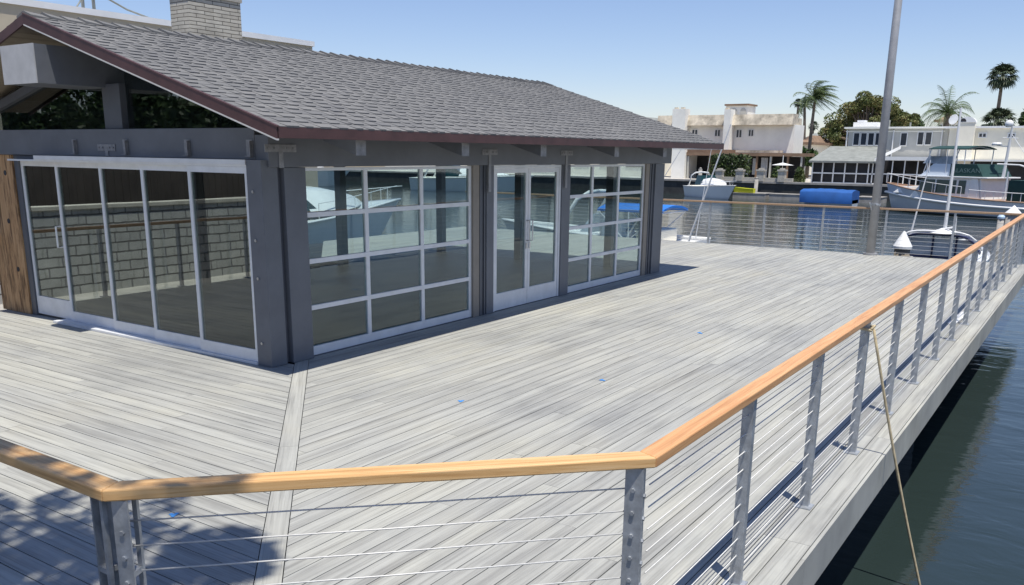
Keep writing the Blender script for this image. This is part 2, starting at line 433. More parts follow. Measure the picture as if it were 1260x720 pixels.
# ================================================================== RAILINGS
RZ = 1.105; RT_ = .045; RWID = .092
CABZ = [.965 - i * .0985 for i in range(10)]
def post_mb(double=False):
    """galvanised channel post, web towards -X in local axes, cables pass along local X"""
    m = MB(); W = .030
    m.box(-.006, .002, -W, W, 0, 1.058)                     # web
    m.box(.002, .038, -W, -W + .006, 0, 1.058); m.box(.002, .038, W - .006, W, 0, 1.058)
    m.box(-.05, .06, -.055, .055, -.002, .009)              # foot plate
    for z in CABZ:
        m.tube([(-.018, .0, z - .003), (.0, .0, z), (.02, 0, z + .003)], .0055, 6)
    return m
PROTO = post_mb()
def railing(name, label, pts, posts, handmats, ends=(), group=None):
    root = empty(name, (pts[0][0], pts[0][1], 0), label=label, cat='railing', group=group)
    ox, oy = pts[0][0], pts[0][1]
    a, b = Vector(pts[0]), Vector(pts[1]); d = (b - a); L = d.length; ang = math.atan2(d.y, d.x)
    root.rotation_euler = (0, 0, ang)
    return root, L
def handrail(root, name, m, xa, xb, ca, cb):
    """bar in the railing's local frame from xa to xb, ends mitred: ca, cb = tangent of the mitre"""
    h = RWID / 2; v = []
    for z in (RZ - RT_, RZ):
        for s_ in (-h, h):
            v += [(xa + ca * s_, s_, z), (xb + cb * s_, s_, z)]
    mb = MB(); mb.hexa(v)
    return mb.build(name, m, root, False, .006)
def cables(root, xa, xb):
    for z in CABZ:
        m = MB(); m.tube([(xa, 0, z), ((xa + xb) / 2, 0, z - .004), (xb, 0, z)], .0032, 6)
        m.build('cable', M['cable'], root, True)
def posts_at(root, xs, flip=False):
    first = None
    for x in xs:
        if first is None: o = first = PROTO.build('post', M['galv'], root)
        else: o = first.copy(); col.objects.link(o); o.parent = root
        o.location = (x, 0, 0)
def end_post(root, x, face):
    """doubled end post: two plates joined by weld tabs, with bolt heads"""
    m = MB()
    m.box(-.03, .03, -.038, -.030, 0, 1.058); m.box(-.03, -.022, -.030, .034, 0, 1.058); m.box(.012, .03, .018, .034, 0, 1.058)
    m.box(-.055, .055, -.055, .055, -.003, .01)
    for z in (.2, .48, .76): m.box(-.022, .03, -.030, .017, z, z + .022)
    for z in CABZ:
        m.tube([(.0, -.038, z - .03), (.0, -.046, z - .03)], .0095, 6); m.tube([(-.03, .0, z), (-.039, 0, z)], .009, 6)
    o = m.build('post', M['galv'], root); o.location = (x, 0, 0); o.rotation_euler = (0, 0, face)
A = (1.625, 2.795); B = (3.05, 1.37); C_ = (22.12, 1.37); D = (22.12, 16.5); E_ = (1.625, 12.8)
t8 = math.tan(R_(22.5))
# left run (A -> away to the left)
r, L = railing('cable_railing', 'cable railing with shaded cedar handrail running out of the left edge', [A, E_], None, None)
handrail(r, 'handrail', M['cedar_pale'], 0, L, -t8, 0)
end_post(r, .05, R_(90)); posts_at(r, [1.4 + i * 1.32 for i in range(7)])
# angled run A -> B
r, L = railing('cable_railing', 'short angled cable railing with pale cedar handrail between the two corner posts in front', [A, B], None, None)
handrail(r, 'handrail', M['cedar_pale'], 0, L, t8, -t8)
end_post(r, .045, R_(-20)); end_post(r, L - .05, R_(60)); cables(r, .045, L - .06)
# long waterside run
r, L = railing('cable_railing', 'long cable railing with orange cedar handrail along the water edge', [B, C_], None, None)
hx = [0, 4.02, 9.3, 14.5, L]
for i in range(4):
    handrail(r, 'handrail', M['cedar'], hx[i] + (.001 if i else 0), hx[i + 1] - .001 * (i < 3), t8 * (i == 0), 1.0 * (i == 3) * -1)
posts_at(r, [1.22 + i * 1.32 for i in range(14)]); cables(r, .03, L)
end_post(r, L - .03, R_(45))
# far run
r, L = railing('cable_railing', 'far end cable railing in front of the open water behind the flagpole', [C_, D], None, None)
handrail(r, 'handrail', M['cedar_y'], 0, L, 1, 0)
posts_at(r, [1.35 + i * 1.45 for i in range(10)]); cables(r, .03, L)

# blue tape bits, scrap, rope
for i, (x, y, a, s_, lab) in enumerate(((3.108, 4.644, .4, .035, 'scrap of blue tape nearest the corner post of the angled railing'),
                        (7.757, 4.03, 1.0, .04, 'scrap of blue tape in the middle of the sunlit deck'),
                        (6.274, 4.738, .2, .035, 'faint scrap of blue tape on the deck nearest the charcoal corner post'),
                        (10.686, 4.145, .7, .06, 'largest and farthest scrap of blue tape on the sunlit deck'))):
    m = MB(); m.mesh([(-s_, -.012, .0035), (s_, -.014, .0035), (s_ * .9, .013, .0035), (-s_ * .95, .012, .005), (0, .0, .007)], [(0, 1, 4), (1, 2, 4), (2, 3, 4), (3, 0, 4)])
    m.mesh([(-s_ * .5, .01, .0034), (s_ * .4, .014, .0034), (s_ * .6, .035, .004), (-s_ * .2, .04, .0045)], [(0, 1, 2, 3)])
    o = m.build('tape_scrap', M['tape']); o.location = (x, y, 0); o.rotation_euler = (0, 0, a)
    tag(o, lab, 'tape', 'blue tape scraps on the deck')
m = MB(); m.hexa([(-.55, -.05, .01), (.55, -.05, .01), (-.55, .05, .01), (.55, .05, .01), (-.55, -.05, .03), (.55, -.05, .03), (-.55, .05, .03), (.55, .05, .03)])
m.box(-.5, .5, -.012, .0, .031, .06)
o = m.build('trim_offcut', M['white']); o.location = (13.9, 1.50, 0); o.rotation_euler = (0, 0, R_(-2))
tag(o, 'white metal trim offcut lying by the waterside railing posts', 'offcut')
m = MB(); pts = []
p0, p1 = Vector((6.93, 1.312, 1.0)), Vector((7.12, .77, WATER + .0))
for i in range(13):
    t = i / 12; p = p0.lerp(p1, t); p.z -= .06 * math.sin(math.pi * t); pts.append(p)
pts = pts + [Vector((7.16, .69, WATER - .5))]
m.tube(pts, .0105, 6)
m.tube([(6.90, 1.325, 1.0), (6.955, 1.31, 1.02), (6.965, 1.37, 1.0), (6.955, 1.425, 1.01), (6.89, 1.42, 1.0), (6.885, 1.35, 1.0), (6.90, 1.318, .985)], .0105, 6)
tag(m.build('rope', M['rope'], None, True), 'tan rope hanging from the waterside handrail down into the water', 'rope')

# ================================================================== PAVILION
XW, YW = 6.276, 7.19
XE, YB = 16.03, 12.75
pav = empty('pavilion', (XW, YW, 0), label='charcoal dockside pavilion with shingled gable roof and aluminium glass doors', cat='building')
PO = Vector((-XW, -YW, 0))
def pb(mb, name, m, parent=None, **k):
    """pavilion part: mesh given in world metres, stored relative to the pavilion's corner"""
    if parent is None: parent = pav
    mb.v = [(x - XW, y - YW, z) for x, y, z in mb.v]
    return mb.build(name, m, parent, **k)
# floor
m = MB(); m.box(XW + .02, XE, YW + .02, YB, .002, .012); pb(m, 'floor', M['floor'])
# posts of the long wall
def post(x0, x1, y0, y1, z1=2.095, mt='charcoal', z0=0.003, name='post'):
    m = MB(); m.box(x0, x1, y0, y1, z0, z1); return pb(m, name, M[mt], bevel=.004)
# corner post as two boards with a recess at the corner
post(6.118, 6.335, YW - .03, 7.386, 2.171)
post(6.40, 6.70, YW - .055, YW + .12)
post(6.336, 6.399, YW + .01, YW + .1, mt='charcoal2')
for z in (.25, .95, 1.35, 1.85):
    bm_ = MB(); bm_.tube([(6.118, 7.30, z), (6.108, 7.30, z)], .016, 8); pb(bm_, 'bolt', M['bolt'])

for x0, x1 in ((10.08, 10.255), (12.14, 12.40), (15.62, XE)):
    post(x0, x1, YW - .03, YW + .11)
for xa, n in ((9.93, 3), (15.40, 3)):
    m = MB()
    for i in range(n):
        m.box(xa + i * .05, xa + i * .05 + .034, YW - .02 + .012 * (i % 2), YW + .1, .003, 2.094)
    if xa > 12: m.box(xa + .15, xa + .215, YW - .005, YW + .1, .003, 2.094)
    m.box(xa, xa + .15, YW + .03, YW + .09, .004, 2.093)
    pb(m, 'ribbed_trim', M['charcoal2'])
# back and far-end posts
for x, y in ((XE - .1, 8.25), (XE - .1, 10.45), (XE - .1, 12.6), (XE - 3.3, 12.6), (9.4, 12.6)):
    post(x - .08, x + .08, y - .08, y + .08, 2.2)
# header beams
m = MB(); m.box(6.203, 16.26, YW - .06, YW + .14, 2.098, 2.42); pb(m, 'header_beam', M['charcoal'], bevel=.006)
m = MB(); m.box(XW - .075, XW + .12, YW + .142, 13.0, 2.173, 2.49); pb(m, 'header_beam', M['charcoal'], bevel=.006)
m = MB(); m.box(XE - .2, XE - .02, YW + .142, 12.7, 2.16, 2.49); pb(m, 'header_beam', M['charcoal'], bevel=.006)
m = MB(); m.box(XW + .13, XE - .21, 12.52, 12.7, 2.12, 2.93); pb(m, 'header_beam', M['charcoal'], bevel=.006)
# upper wall between header and roof
SL = .307; ZE, YE = 2.48, 6.30; ZR, YR = 3.71, 10.31
def roof_z(y): return ZR - SL * abs(y - YR)
# gable glass and posts
def gable_glass(x, name, y0, y1, mt):
    poly = [(y0, 2.495), (y1, 2.495), (y1, roof_z(y1) - .16)] + ([(YR, roof_z(YR) - .16)] if y0 < YR < y1 else []) + [(y0, roof_z(y0) - .16)]
    m = MB(); m.prism_x(poly, x, x + .01); pb(m, name, M[mt])
gable_glass(XW + .05, 'gable_glass', 7.25, 9.66, 'glass_g'); gable_glass(XW + .05, 'gable_glass', 10.02, 12.9, 'glass_g')
gable_glass(XE - .1, 'gable_glass', 7.25, 10.2, 'glass'); gable_glass(XE - .1, 'gable_glass', 10.4, 12.7, 'glass')
post(XW - .03, XW + .1, 9.665, 10.015, 3.0, 'charcoal2', 2.492)
post(XE - .15, XE - .02, 10.2, 10.4, 3.3, 'charcoal2', 2.492)
m = MB()
for ya, yb in ((7.25, 9.66), (10.03, 12.9)):
    m.mesh([(x, y, roof_z(y) - dz) for x in (XW - .01, XW + .09) for y in (ya, yb) for dz in (.27, .165)],
           [(0, 1, 3, 2), (4, 6, 7, 5), (0, 4, 5, 1), (2, 3, 7, 6), (0, 2, 6, 4), (1, 5, 7, 3)])
pb(m, 'gable_trim', M['charcoal2'])
m = MB()
for ya, yb_ in ((7.3, YR), (YR + .001, 12.6)):
    m.slab([(6.36, ya, roof_z(ya) - .12), (XE - .2, ya, roof_z(ya) - .12), (XE - .2, yb_, roof_z(yb_) - .12), (6.36, yb_, roof_z(yb_) - .12)], .02)
pb(m, 'ceiling', M['dark_ceiling'])  # dark plane added under the soffit, the unlit interior painted in
# boxed ridge beam with a pale end plate, sunlight painted in
m = MB(); m.box(5.452, 15.9, 9.93, 10.62, 2.96, 3.37); pb(m, 'ridge_beam', M['charcoal'])
m = MB(); m.box(5.44, 5.4515, 9.928, 10.622, 2.958, 3.372); pb(m, 'beam_end', M['beam_end'])
# rafters under the eave
raf = MB(); raf_first = None
for x in (6.84, 8.64, 10.42, 12.6, 14.42):
    m = MB(); v = []
    for z_ in (-.30, -.145):
        for y in (6.46, 9.9):
            for xx in (x - .07, x + .07): v.append((xx, y, roof_z(y) + z_))
    m.hexa(v); pb(m, 'rafter', M['charcoal'] if True else None)
    t_ = MB(); v = []
    for z_ in (-.302, -.146):
        for y in (6.452, 6.459):
            for xx in (x - .072, x + .072): v.append((xx, y, roof_z(y) + z_))
    t_.hexa(v); pb(t_, 'rafter_end', M['bracket'])
# strap brackets
def tee(c, ax, wd=.32, stem=.14):
    m = MB(); x, y, z = c
    if ax == 'x':
        m.box(x - wd / 2, x + wd / 2, y - .008, y, z, z + .075); m.box(x - .03, x + .03, y - .007, y, z - stem, z - .001)
        for k in (-.4, -.2, .2, .4): m.tube([(x + k * wd, y - .008, z + .0375), (x + k * wd, y - .018, z + .0375)], .012, 6)
    else:
        m.box(x - .008, x, y - wd / 2, y + wd / 2, z, z + .075); m.box(x - .007, x, y - .03, y + .03, z - stem, z - .001)
        for k in (-.4, -.2, .2, .4): m.tube([(x - .008, y + k * wd, z + .0375), (x - .018, y + k * wd, z + .0375)], .012, 6)
    pb(m, 'strap_bracket', M['bracket'])
tee((10.1, YW - .062, 2.235), 'x', .36, .5); tee((12.2, YW - .062, 2.235), 'x', .36, .5); tee((6.36, YW - .062, 2.25), 'x', .42, .16)
tee((XW - .077, 9.95, 2.24), 'y', .36, .06)
for y in (10.62, 9.56, 8.42, 7.40):
    m = MB(); m.box(XW - .085, XW - .077, y - .05, y + .05, 2.20, 2.37); m.box(XW - .12, XW - .086, y - .045, y - .035, 2.20, 2.36)
    m.box(XW - .12, XW - .086, y - .034, y + .04, 2.20, 2.208); pb(m, 'angle_bracket', M['bracket'])

def grid_door(x0, x1, z0, z1, vx, hz, name, label=None, y=YW + .02, rail=.05, d=.045):
    """sectional glass door in the long wall: stiles, rails, muntins; glass is its child"""
    m = MB(); S = .055
    m.box(x0, x0 + S, y, y + d, z0, z1); m.box(x1 - S, x1, y, y + d, z0, z1)
    m.box(x0 + S, x1 - S, y, y + d, z1 - .035, z1); m.box(x0 + S, x1 - S, y, y + d, z0, z0 + .1)
    for z in hz: m.box(x0 + S, x1 - S, y - .002, y + d - .001, z - .026, z + .026)
    zz = [z0 + .1] + [q for z in hz for q in (z - .026, z + .026)] + [z1 - .035]
    for v in vx:
        for a, b in zip(zz[::2], zz[1::2]): m.box(v - .03, v + .03, y + .001, y + d - .004, a, b)
    o = pb(m, name, M['alu'])
    if label: o['label'] = label
    gl = MB(); gl.box(x0 + S - .01, x1 - S + .01, y + .018, y + .026, z0 + .09, z1 - .03)
    pb(gl, 'glass', M['glass'], o)
    return o
HZ = (.555, 1.075, 1.583)
grid_door(6.705, 9.785, .012, 2.09, (7.706, 8.727), HZ, 'garage_door', 'twelve pane glass garage door nearest the corner post')
grid_door(12.405, 15.245, .012, 2.09, (13.24, 14.21), HZ, 'garage_door', 'twelve pane glass garage door at the far end')
for xa, xb in ((9.788, 9.928), (15.248, 15.398)):
    m = MB(); m.box(xa, xb, YW - .012, YW + .09, .003, 2.094); pb(m, 'door_jamb', M['tan_trim'])
# french doors
def leaf(x0, x1, hinge):
    y = YW + .0; d = .045; m = MB()
    m.box(x0, x0 + .06, y, y + d, .015, 2.05); m.box(x1 - .06, x1, y, y + d, .015, 2.05)
    m.box(x0 + .06, x1 - .06, y, y + d, 1.985, 2.05); m.box(x0 + .06, x1 - .06, y, y + d, .015, .26)
    o = pb(m, 'french_door_leaf', M['alu'])
    gl = MB(); gl.box(x0 + .05, x1 - .05, y + .018, y + .026, .25, 1.99); pb(gl, 'glass', M['glass'], o)
    hx_ = x1 - .035 if hinge < 0 else x0 + .035
    h = MB(); h.tube([(hx_, y - .001, 1.28), (hx_, y - .06, 1.28), (hx_, y - .06, .98), (hx_, y - .001, .98)], .011, 8)
    h.box(hx_ - .018, hx_ + .018, y - .014, y - .001, .86, .95)
    pb(h, 'handle', M['steel'], o, smooth=False)
leaf(10.315, 11.195, -1); leaf(11.205, 12.085, 1)
m = MB(); m.box(10.262, 10.312, YW - .01, YW + .06, .012, 2.092); m.box(12.088, 12.136, YW - .01, YW + .06, .012, 2.092)
m.box(10.312, 12.088, YW - .01, YW + .06, 2.054, 2.092); pb(m, 'door_frame', M['alu'])
# base sill of long wall
m = MB(); m.box(6.45, 16.03, YW + .004, YW + .11, .0, .0115); pb(m, 'sill', M['charcoal2'])
# sliding panels in the gable wall
ys = (7.388, 8.366, 9.284, 10.184, 11.22, 12.125)
for k in range(5):
    y0, y1 = ys[k], ys[k + 1]; xo = XW + .012 - .038 * (4 - k); m = MB(); S = .05; d = .034
    lo = .28 if k == 4 else .16
    m.box(xo, xo + d, y0, y0 + S, .03, 2.095); m.box(xo, xo + d, y1 - S + (.012 if k < 4 else 0), y1 + (.012 if k < 4 else 0), .03, 2.095)
    e1 = y1 - S + (.012 if k < 4 else 0)
    m.box(xo, xo + d, y0 + S, e1, 2.03, 2.095); m.box(xo, xo + d, y0 + S, e1, .03, lo)
    o = pb(m, 'sliding_panel', M['alu'])
    gl = MB(); gl.box(xo + .012, xo + .020, y0 + S - .006, e1 + .006, lo - .01, 2.035); pb(gl, 'glass', M['glass_d'], o)
    if k == 4:
        o['label'] = 'hinged leaf with tall kick plate and pull handle beside the raw plywood'
        h = MB(); hy = y0 + .085
        h.tube([(xo - .001, hy, 1.27), (xo - .07, hy, 1.27), (xo - .07, hy, 1.0), (xo - .001, hy, 1.0)], .012, 8); pb(h, 'handle', M['white'], o)
m = MB(); m.box(XW - .17, XW + .06, 7.386, 11.44, .0, .028); pb(m, 'sill_track', M['alu'])
m = MB(); m.box(XW - .17, XW + .06, 7.386, 11.44, 2.12, 2.170); m.box(XW - .15, XW + .05, 7.386, 12.13, 2.097, 2.119); pb(m, 'head_track', M['alu'])
post(XW - .01, XW + .09, 12.13, 12.245, 2.17, 'charcoal2')
post(XW - .03, XW + .09, 11.441, 12.129, 2.171, 'charcoal2', 2.1205, 'head_trim')
m = MB(); m.box(XW - .03, XW + .06, 12.25, 13.0, .003, 2.168); o = pb(m, 'plywood_panel', M['rawwood'])
o['label'] = 'raw stained plywood panel with black bolt holes'
h = MB()
for z, y in ((1.93, 12.46), (.62, 12.44), (1.28, 12.53)): h.tube([(XW - .031, y, z), (XW - .036, y, z)], .035, 8)
pb(h, 'bolt_holes', M['dark'], o)
# roof
xa, xb = 5.585, 16.79
YBK = 13.2
roof = MB()
for (ya, yb_) in ((YE + .012, YR), (YR, YBK)):
    roof.slab([(xa + .03, ya, roof_z(ya) - .012), (xb - .03, ya, roof_z(ya) - .012), (xb - .03, yb_, roof_z(yb_) - .012), (xa + .03, yb_, roof_z(yb_) - .012)], .045)
ro = pb(roof, 'roof', M['roof_grey'])
sf = MB()
for (ya, yb_) in ((YE + .02, YR), (YR + .001, YBK - .02)):
    n = int(abs(yb_ - ya) / .14)
    for i in range(n):
        p, q = ya + (yb_ - ya) * i / n, ya + (yb_ - ya) * (i + 1) / n - .004
        sf.slab([(xa + .04, p, roof_z(p) - .0585), (xb - .04, p, roof_z(p) - .0585), (xb - .04, q, roof_z(q) - .0585), (xa + .04, q, roof_z(q) - .0585)], .02)
pb(sf, 'soffit', M['soffit'])
sh = MB(); cs = math.cos(math.atan(SL)); sn = math.sin(math.atan(SL)); SLEN = (YR - YE) / cs; EXPO = .160
def rp(x, s_, h): return (x, YE + s_ * cs - h * sn, ZE + s_ * sn + h * cs)
def tab(x0, x1, s0, s1, th):
    sh.mesh([rp(x0, s0, -.004), rp(x1, s0, -.004), rp(x0, s0, th), rp(x1, s0, th), rp(x0, s1, .0008), rp(x1, s1, .0008)],
            [(0, 1, 3, 2), (2, 3, 5, 4), (0, 2, 4), (1, 5, 3)])
i = 0
while i * EXPO < SLEN - .03:
    s0 = i * EXPO - .012; s1 = min(s0 + EXPO + .03, SLEN); x = xa - rng.uniform(0, .9)
    while x < xb:                                    # one metre long strips ...
        x2 = min(x + 1.0, xb); x0 = max(x, xa)
        if x2 > x0 + .02: tab(x0 + .001, x2 - .001, s0, s1, .0045)
        t = x + rng.uniform(.0, .06)                 # ... with a second layer of short tabs laminated on
        while t < x2 - .05:
            wd = rng.uniform(.085, .15); t2 = min(t + wd, x2 - .002)
            if t > xa: tab(t, t2, s0 - .002, s1 - .012, rng.uniform(.011, .0145))
            t = t2 + rng.uniform(.07, .13)
        x += 1.0
    i += 1
pb(sh, 'shingles', M['shingle'], ro)
sh = MB()                                            # back slope courses, seen only from behind
i = 0
while i * .2 < (YBK - YR) / cs:
    y1_ = YR + i * .2 * cs; y2_ = min(y1_ + .21 * cs, YBK); zz = roof_z(y2_)
    sh.mesh([(xa, y1_, roof_z(y1_)), (xb, y1_, roof_z(y1_)), (xb, y2_, zz + .012), (xa, y2_, zz + .012), (xa, y2_, zz - .005), (xb, y2_, zz - .005)], [(0, 1, 2, 3), (3, 2, 5, 4)])
    i += 1
pb(sh, 'back_shingles', M['shingle'], ro)
rc = MB(); x = xa
while x < xb - .05:
    x2 = min(x + .25, xb); h0, h1 = .012 + rng.uniform(0, .006), .034 + rng.uniform(-.004, .01); wv = .15
    rc.mesh([(x, YR - wv, roof_z(YR - wv) + h1), (x, YR, ZR + h1 + .006), (x, YR + wv, roof_z(YR + wv) + h1),
             (x2, YR - wv, roof_z(YR - wv) + h0), (x2, YR, ZR + h0), (x2, YR + wv, roof_z(YR + wv) + h0),
             (x, YR - wv, roof_z(YR - wv)), (x, YR + wv, roof_z(YR + wv))],
            [(0, 3, 4, 1), (1, 4, 5, 2), (0, 1, 7, 6), (1, 2, 7), (0, 6, 3), (2, 5, 7)])
    x += .215
pb(rc, 'ridge_cap', M['shingle'], ro)
m = MB(); m.box(xa, xb, YE - .012, YE + .012, ZE - .105, ZE - .004); pb(m, 'eave_fascia', M['fascia'], bevel=.003)
def rake(x0, x1, ya, yb_, top, bot, name, mt):
    m = MB(); m.mesh([(x, y, roof_z(y) + h) for x in (x0, x1) for y in (ya, yb_) for h in (bot, top)],
             [(0, 1, 3, 2), (4, 6, 7, 5), (0, 4, 5, 1), (2, 3, 7, 6), (0, 2, 6, 4), (1, 5, 7, 3)]); pb(m, name, M[mt])
for x0, x1 in ((xa - .012, xa + .012), (xb - .012, xb + .012)):
    rake(x0, x1, YE - .012, YR, -.003, -.105, 'rake_fascia', 'fascia'); rake(x0, x1, YR + .001, YBK, -.003, -.105, 'rake_fascia', 'fascia')
rake(xa - .014, xa + .014, YE - .014, YR, -.1055, -.120, 'drip_edge', 'drip')
rake(xa - .016, xa + .02, YE - .02, YR, .012, -.0025, 'edge_flashing', 'fascia'); 
# chimney of the pavilion, rising behind the ridge
ch = MB(); ch.box(8.44, 9.36, 11.2, 11.62, 2.9, 4.40); co = pb(ch, 'chimney', M['chimney'], ro)
ch = MB(); ch.box(8.42, 9.38, 11.18, 11.64, 4.401, 4.46); pb(ch, 'chimney_cap', M['stone_cap'], ro)

# ================================================================== BEHIND THE PAVILION
bw = empty('block_wall', (10, 15.2, -.3), label='low slump block wall with cap seen through the glass panels behind the pavilion', cat='wall')
m = MB(); m.box(-12, 4.1, 0, .2, 0, 1.5); m.build('wall', M['slump'], bw)
m = MB(); m.box(-12.03, 4.13, -.03, .23, 1.501, 1.58); m.build('cap', M['stone_cap'], bw, bevel=.01)
fn = MB()  # boards added to darken the view through the glass above the wall
for i in range(105):
    fn.box(-2 + i * .16, -2 + i * .16 + .15, 16.4, 16.43 + .006 * (i % 2), -.3, 2.35)
tag(fn.build('dark_boards', M['fence']), 'added dark boards standing for unlit depth behind the low block wall', 'fence')
r, L = railing('cable_railing', 'cable railing at the back of the deck seen through the sliding panels', [(E_[0], 12.86), (13.0, 12.86)], None, None)
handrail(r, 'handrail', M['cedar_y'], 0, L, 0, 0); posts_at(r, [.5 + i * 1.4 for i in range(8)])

bb = empty('apartment_building', (10, 26, -.3), label='long beige stucco building with white roof edge behind the pavilion roof', cat='building')
m = MB(); m.box(-8, 15.05, 0, 14, 0, 6.42); m.build('wall', M['stucco_beige'], bb)
m = MB(); m.box(-8.1, 15.12, -.06, 14.1, 6.421, 6.60); m.build('roof_edge', M['roof_white'], bb)
for xx, h in ((6.2, .45), (6.55, .6), (3.2, .4), (11.4, .5)):
    m = MB(); m.tube([(xx, .5, 6.6), (xx, .5, 6.6 + h)], .05, 8); m.tube([(xx, .5, 6.6 + h), (xx, .5, 6.65 + h)], .09, 8); m.build('vent_pipe', M['roof_grey'], bb)
m = MB(); m.tube([(6.0, .4, 6.95), (6.8, .4, 7.1), (7.6, .4, 6.8), (8.5, .4, 6.62)], .03, 6); m.tube([(5.9, .4, 6.62), (6.3, .4, 7.15), (7, .4, 7.2)], .025, 6)
m.build('conduit', M['roof_grey'], bb)
for i in range(4):
    m = MB(); m.box(-6 + i * 4.6, -4.6 + i * 4.6, -.05, .02, 3.6, 5.0); wi = m.build('window', M['window'], bb)

# ================================================================== FLAGPOLE AND PILES
fp = empty('flagpole', (22.02, 4.44, 0), label='tall grey flagpole standing at the far end of the deck', cat='flagpole')
m = MB(); m.tube([(0, 0, 0), (0, 0, 4), (.03, 0, 9.2)], [.1, .092, .07], 16); m.build('pole', M['pole'], fp, True)
m = MB(); m.tube([(0, 0, 0), (0, 0, .05)], .16, 16); m.build('base_plate', M['pole'], fp)
m = MB(); m.tube([(0, 0, 1.16), (0, 0, 1.2)], .115, 14); m.tube([(-.1, -.02, 1.18), (-.17, -.05, 1.2)], .02, 6); m.tube([(-.09, .06, 1.05), (-.16, .1, 1.22)], .015, 6)
m.build('cleat', M['galv'], fp)
m = MB(); m.tube([(0, 0, 9.2), (0, 0, 9.3)], .05, 8); m.tube([(0, 0, 9.3), (0, 0, 9.45)], [.09, .02], 10); m.build('finial', M['pole'], fp)
def pile(x, y, ztop, r, capm, hcap, label, mt='pile'):
    e = empty('mooring_pile', (x, y, 0), label=label, cat='pile', group='capped mooring piles')
    m = MB(); m.tube([(0, 0, -3), (0, 0, ztop)], r * .92, 14); m.build('shaft', M[mt], e, True)
    m = MB(); m.tube([(0, 0, ztop + .001), (0, 0, ztop + .06), (0, 0, ztop + hcap)], [r * 1.08, r * 1.1, .02], 18)
    m.build('cone_cap', M[capm], e)
pile(23.05, 3.92, .10, .2, 'cone', .42, 'mooring pile with white cone cap just past the far end of the deck')
pile(40, 2.9, .10, .27, 'cone', .36, 'mooring pile with white cone cap beyond the corner of the handrail', 'concrete')
pile(38, 3.13, .05, .12, 'buoyblue', .22, 'thin mooring pile with pale blue cap in front of the trawler', 'concrete')

# ================================================================== BOATS
def hull_mb(L, B, zb, zs, draft, fine=2.3, n=18, rake_=.12, flare=.86, z_lo=None):
    """lofted hull along +X, stern at 0, waterline z=0; returns hull mesh, sheer points"""
    m = MB(); secs = []; sheer = []
    for i in range(n + 1):
        t = i / n; b = B / 2 * (1 - max(0, (t - .3) / .7) ** fine) * (.9 + .1 * min(1, t / .3)); b = max(b, .015)
        z1 = zs + (zb - zs) * t ** 2.0; dr = -draft * (1 - t ** 5)
        xr = lambda z: L * t + rake_ * L * t ** 5 * (z / zb)
        sec = [(0, dr), (b * .72, dr * .45), (b * flare, .02 + .12 * z1), (b * (flare + (1 - flare) * .6), z1 * .62), (b, z1)]
        secs.append([Vector((xr(z), y, z)) for y, z in sec]); sheer.append(Vector((xr(z1), b, z1)))
    k = len(secs[0])
    for sgn in (1, -1):
        vs = [Vector((p.x, p.y * sgn, p.z)) for s_ in secs for p in s_]
        m.mesh(vs, [(i * k + j, (i + 1) * k + j, (i + 1) * k + j + 1, i * k + j + 1) for i in range(n) for j in range(k - 1)])
    s0 = secs[0]; m.face([p for p in s0] + [Vector((p.x, -p.y, p.z)) for p in reversed(s0[1:])])
    return m, sheer
def deck_mb(sheer, dz=-.06, ins=.0):
    m = MB(); n = len(sheer); v = []
    for p in sheer: v += [Vector((p.x, p.y - ins, p.z + dz)), Vector((p.x, -p.y + ins, p.z + dz))]
    m.mesh(v, [(2 * i, 2 * i + 1, 2 * i + 3, 2 * i + 2) for i in range(n - 1)]); return m
def strake(sheer, f, r, dz=0):
    m = MB()
    for s_ in (1, -1): m.tube([(p.x, s_ * (p.y + .01), p.z * f + dz) for p in sheer], r, 6)
    return m
def cabin(m, x0, x1, y, z0, z1, slope0=.3, slope1=.1, tum=.9):
    """house with raked front and back"""
    v = [(x0, -y, z0), (x1, -y, z0), (x0, y, z0), (x1, y, z0), (x0 + slope0, -y * tum, z1), (x1 - slope1, -y * tum, z1), (x0 + slope0, y * tum, z1), (x1 - slope1, y * tum, z1)]
    return m.hexa(v)
def side_panes(m, x0, x1, ys, z0, z1, sl=0, t=.012, sides=(1, -1)):
    for s_ in sides:
        a, b = ys
        m.hexa([(x0, s_ * a, z0), (x1, s_ * a, z0), (x0, s_ * (a + t), z0), (x1, s_ * (a + t), z0), (x0 + sl, s_ * b, z1), (x1 - sl, s_ * b, z1), (x0 + sl, s_ * (b + t), z1), (x1 - sl, s_ * (b + t), z1)])
    return m
def arch_canopy(x0, x1, y, z, rise=.18, t=.05, n=8, drop=.12):
    m = MB(); top = []; 
    for i in range(n + 1):
        a = -1 + 2 * i / n; zz = z + rise * (1 - a * a)
        top.append((a * y, zz))
    for i in range(n):
        (ya, za), (yb_, zb_) = top[i], top[i + 1]
        m.hexa([(x0, ya, za - t), (x1, ya, za - t - drop * 0), (x0, yb_, zb_ - t), (x1, yb_, zb_ - t), (x0, ya, za), (x1, ya, za), (x0, yb_, zb_), (x1, yb_, zb_)])
    return m

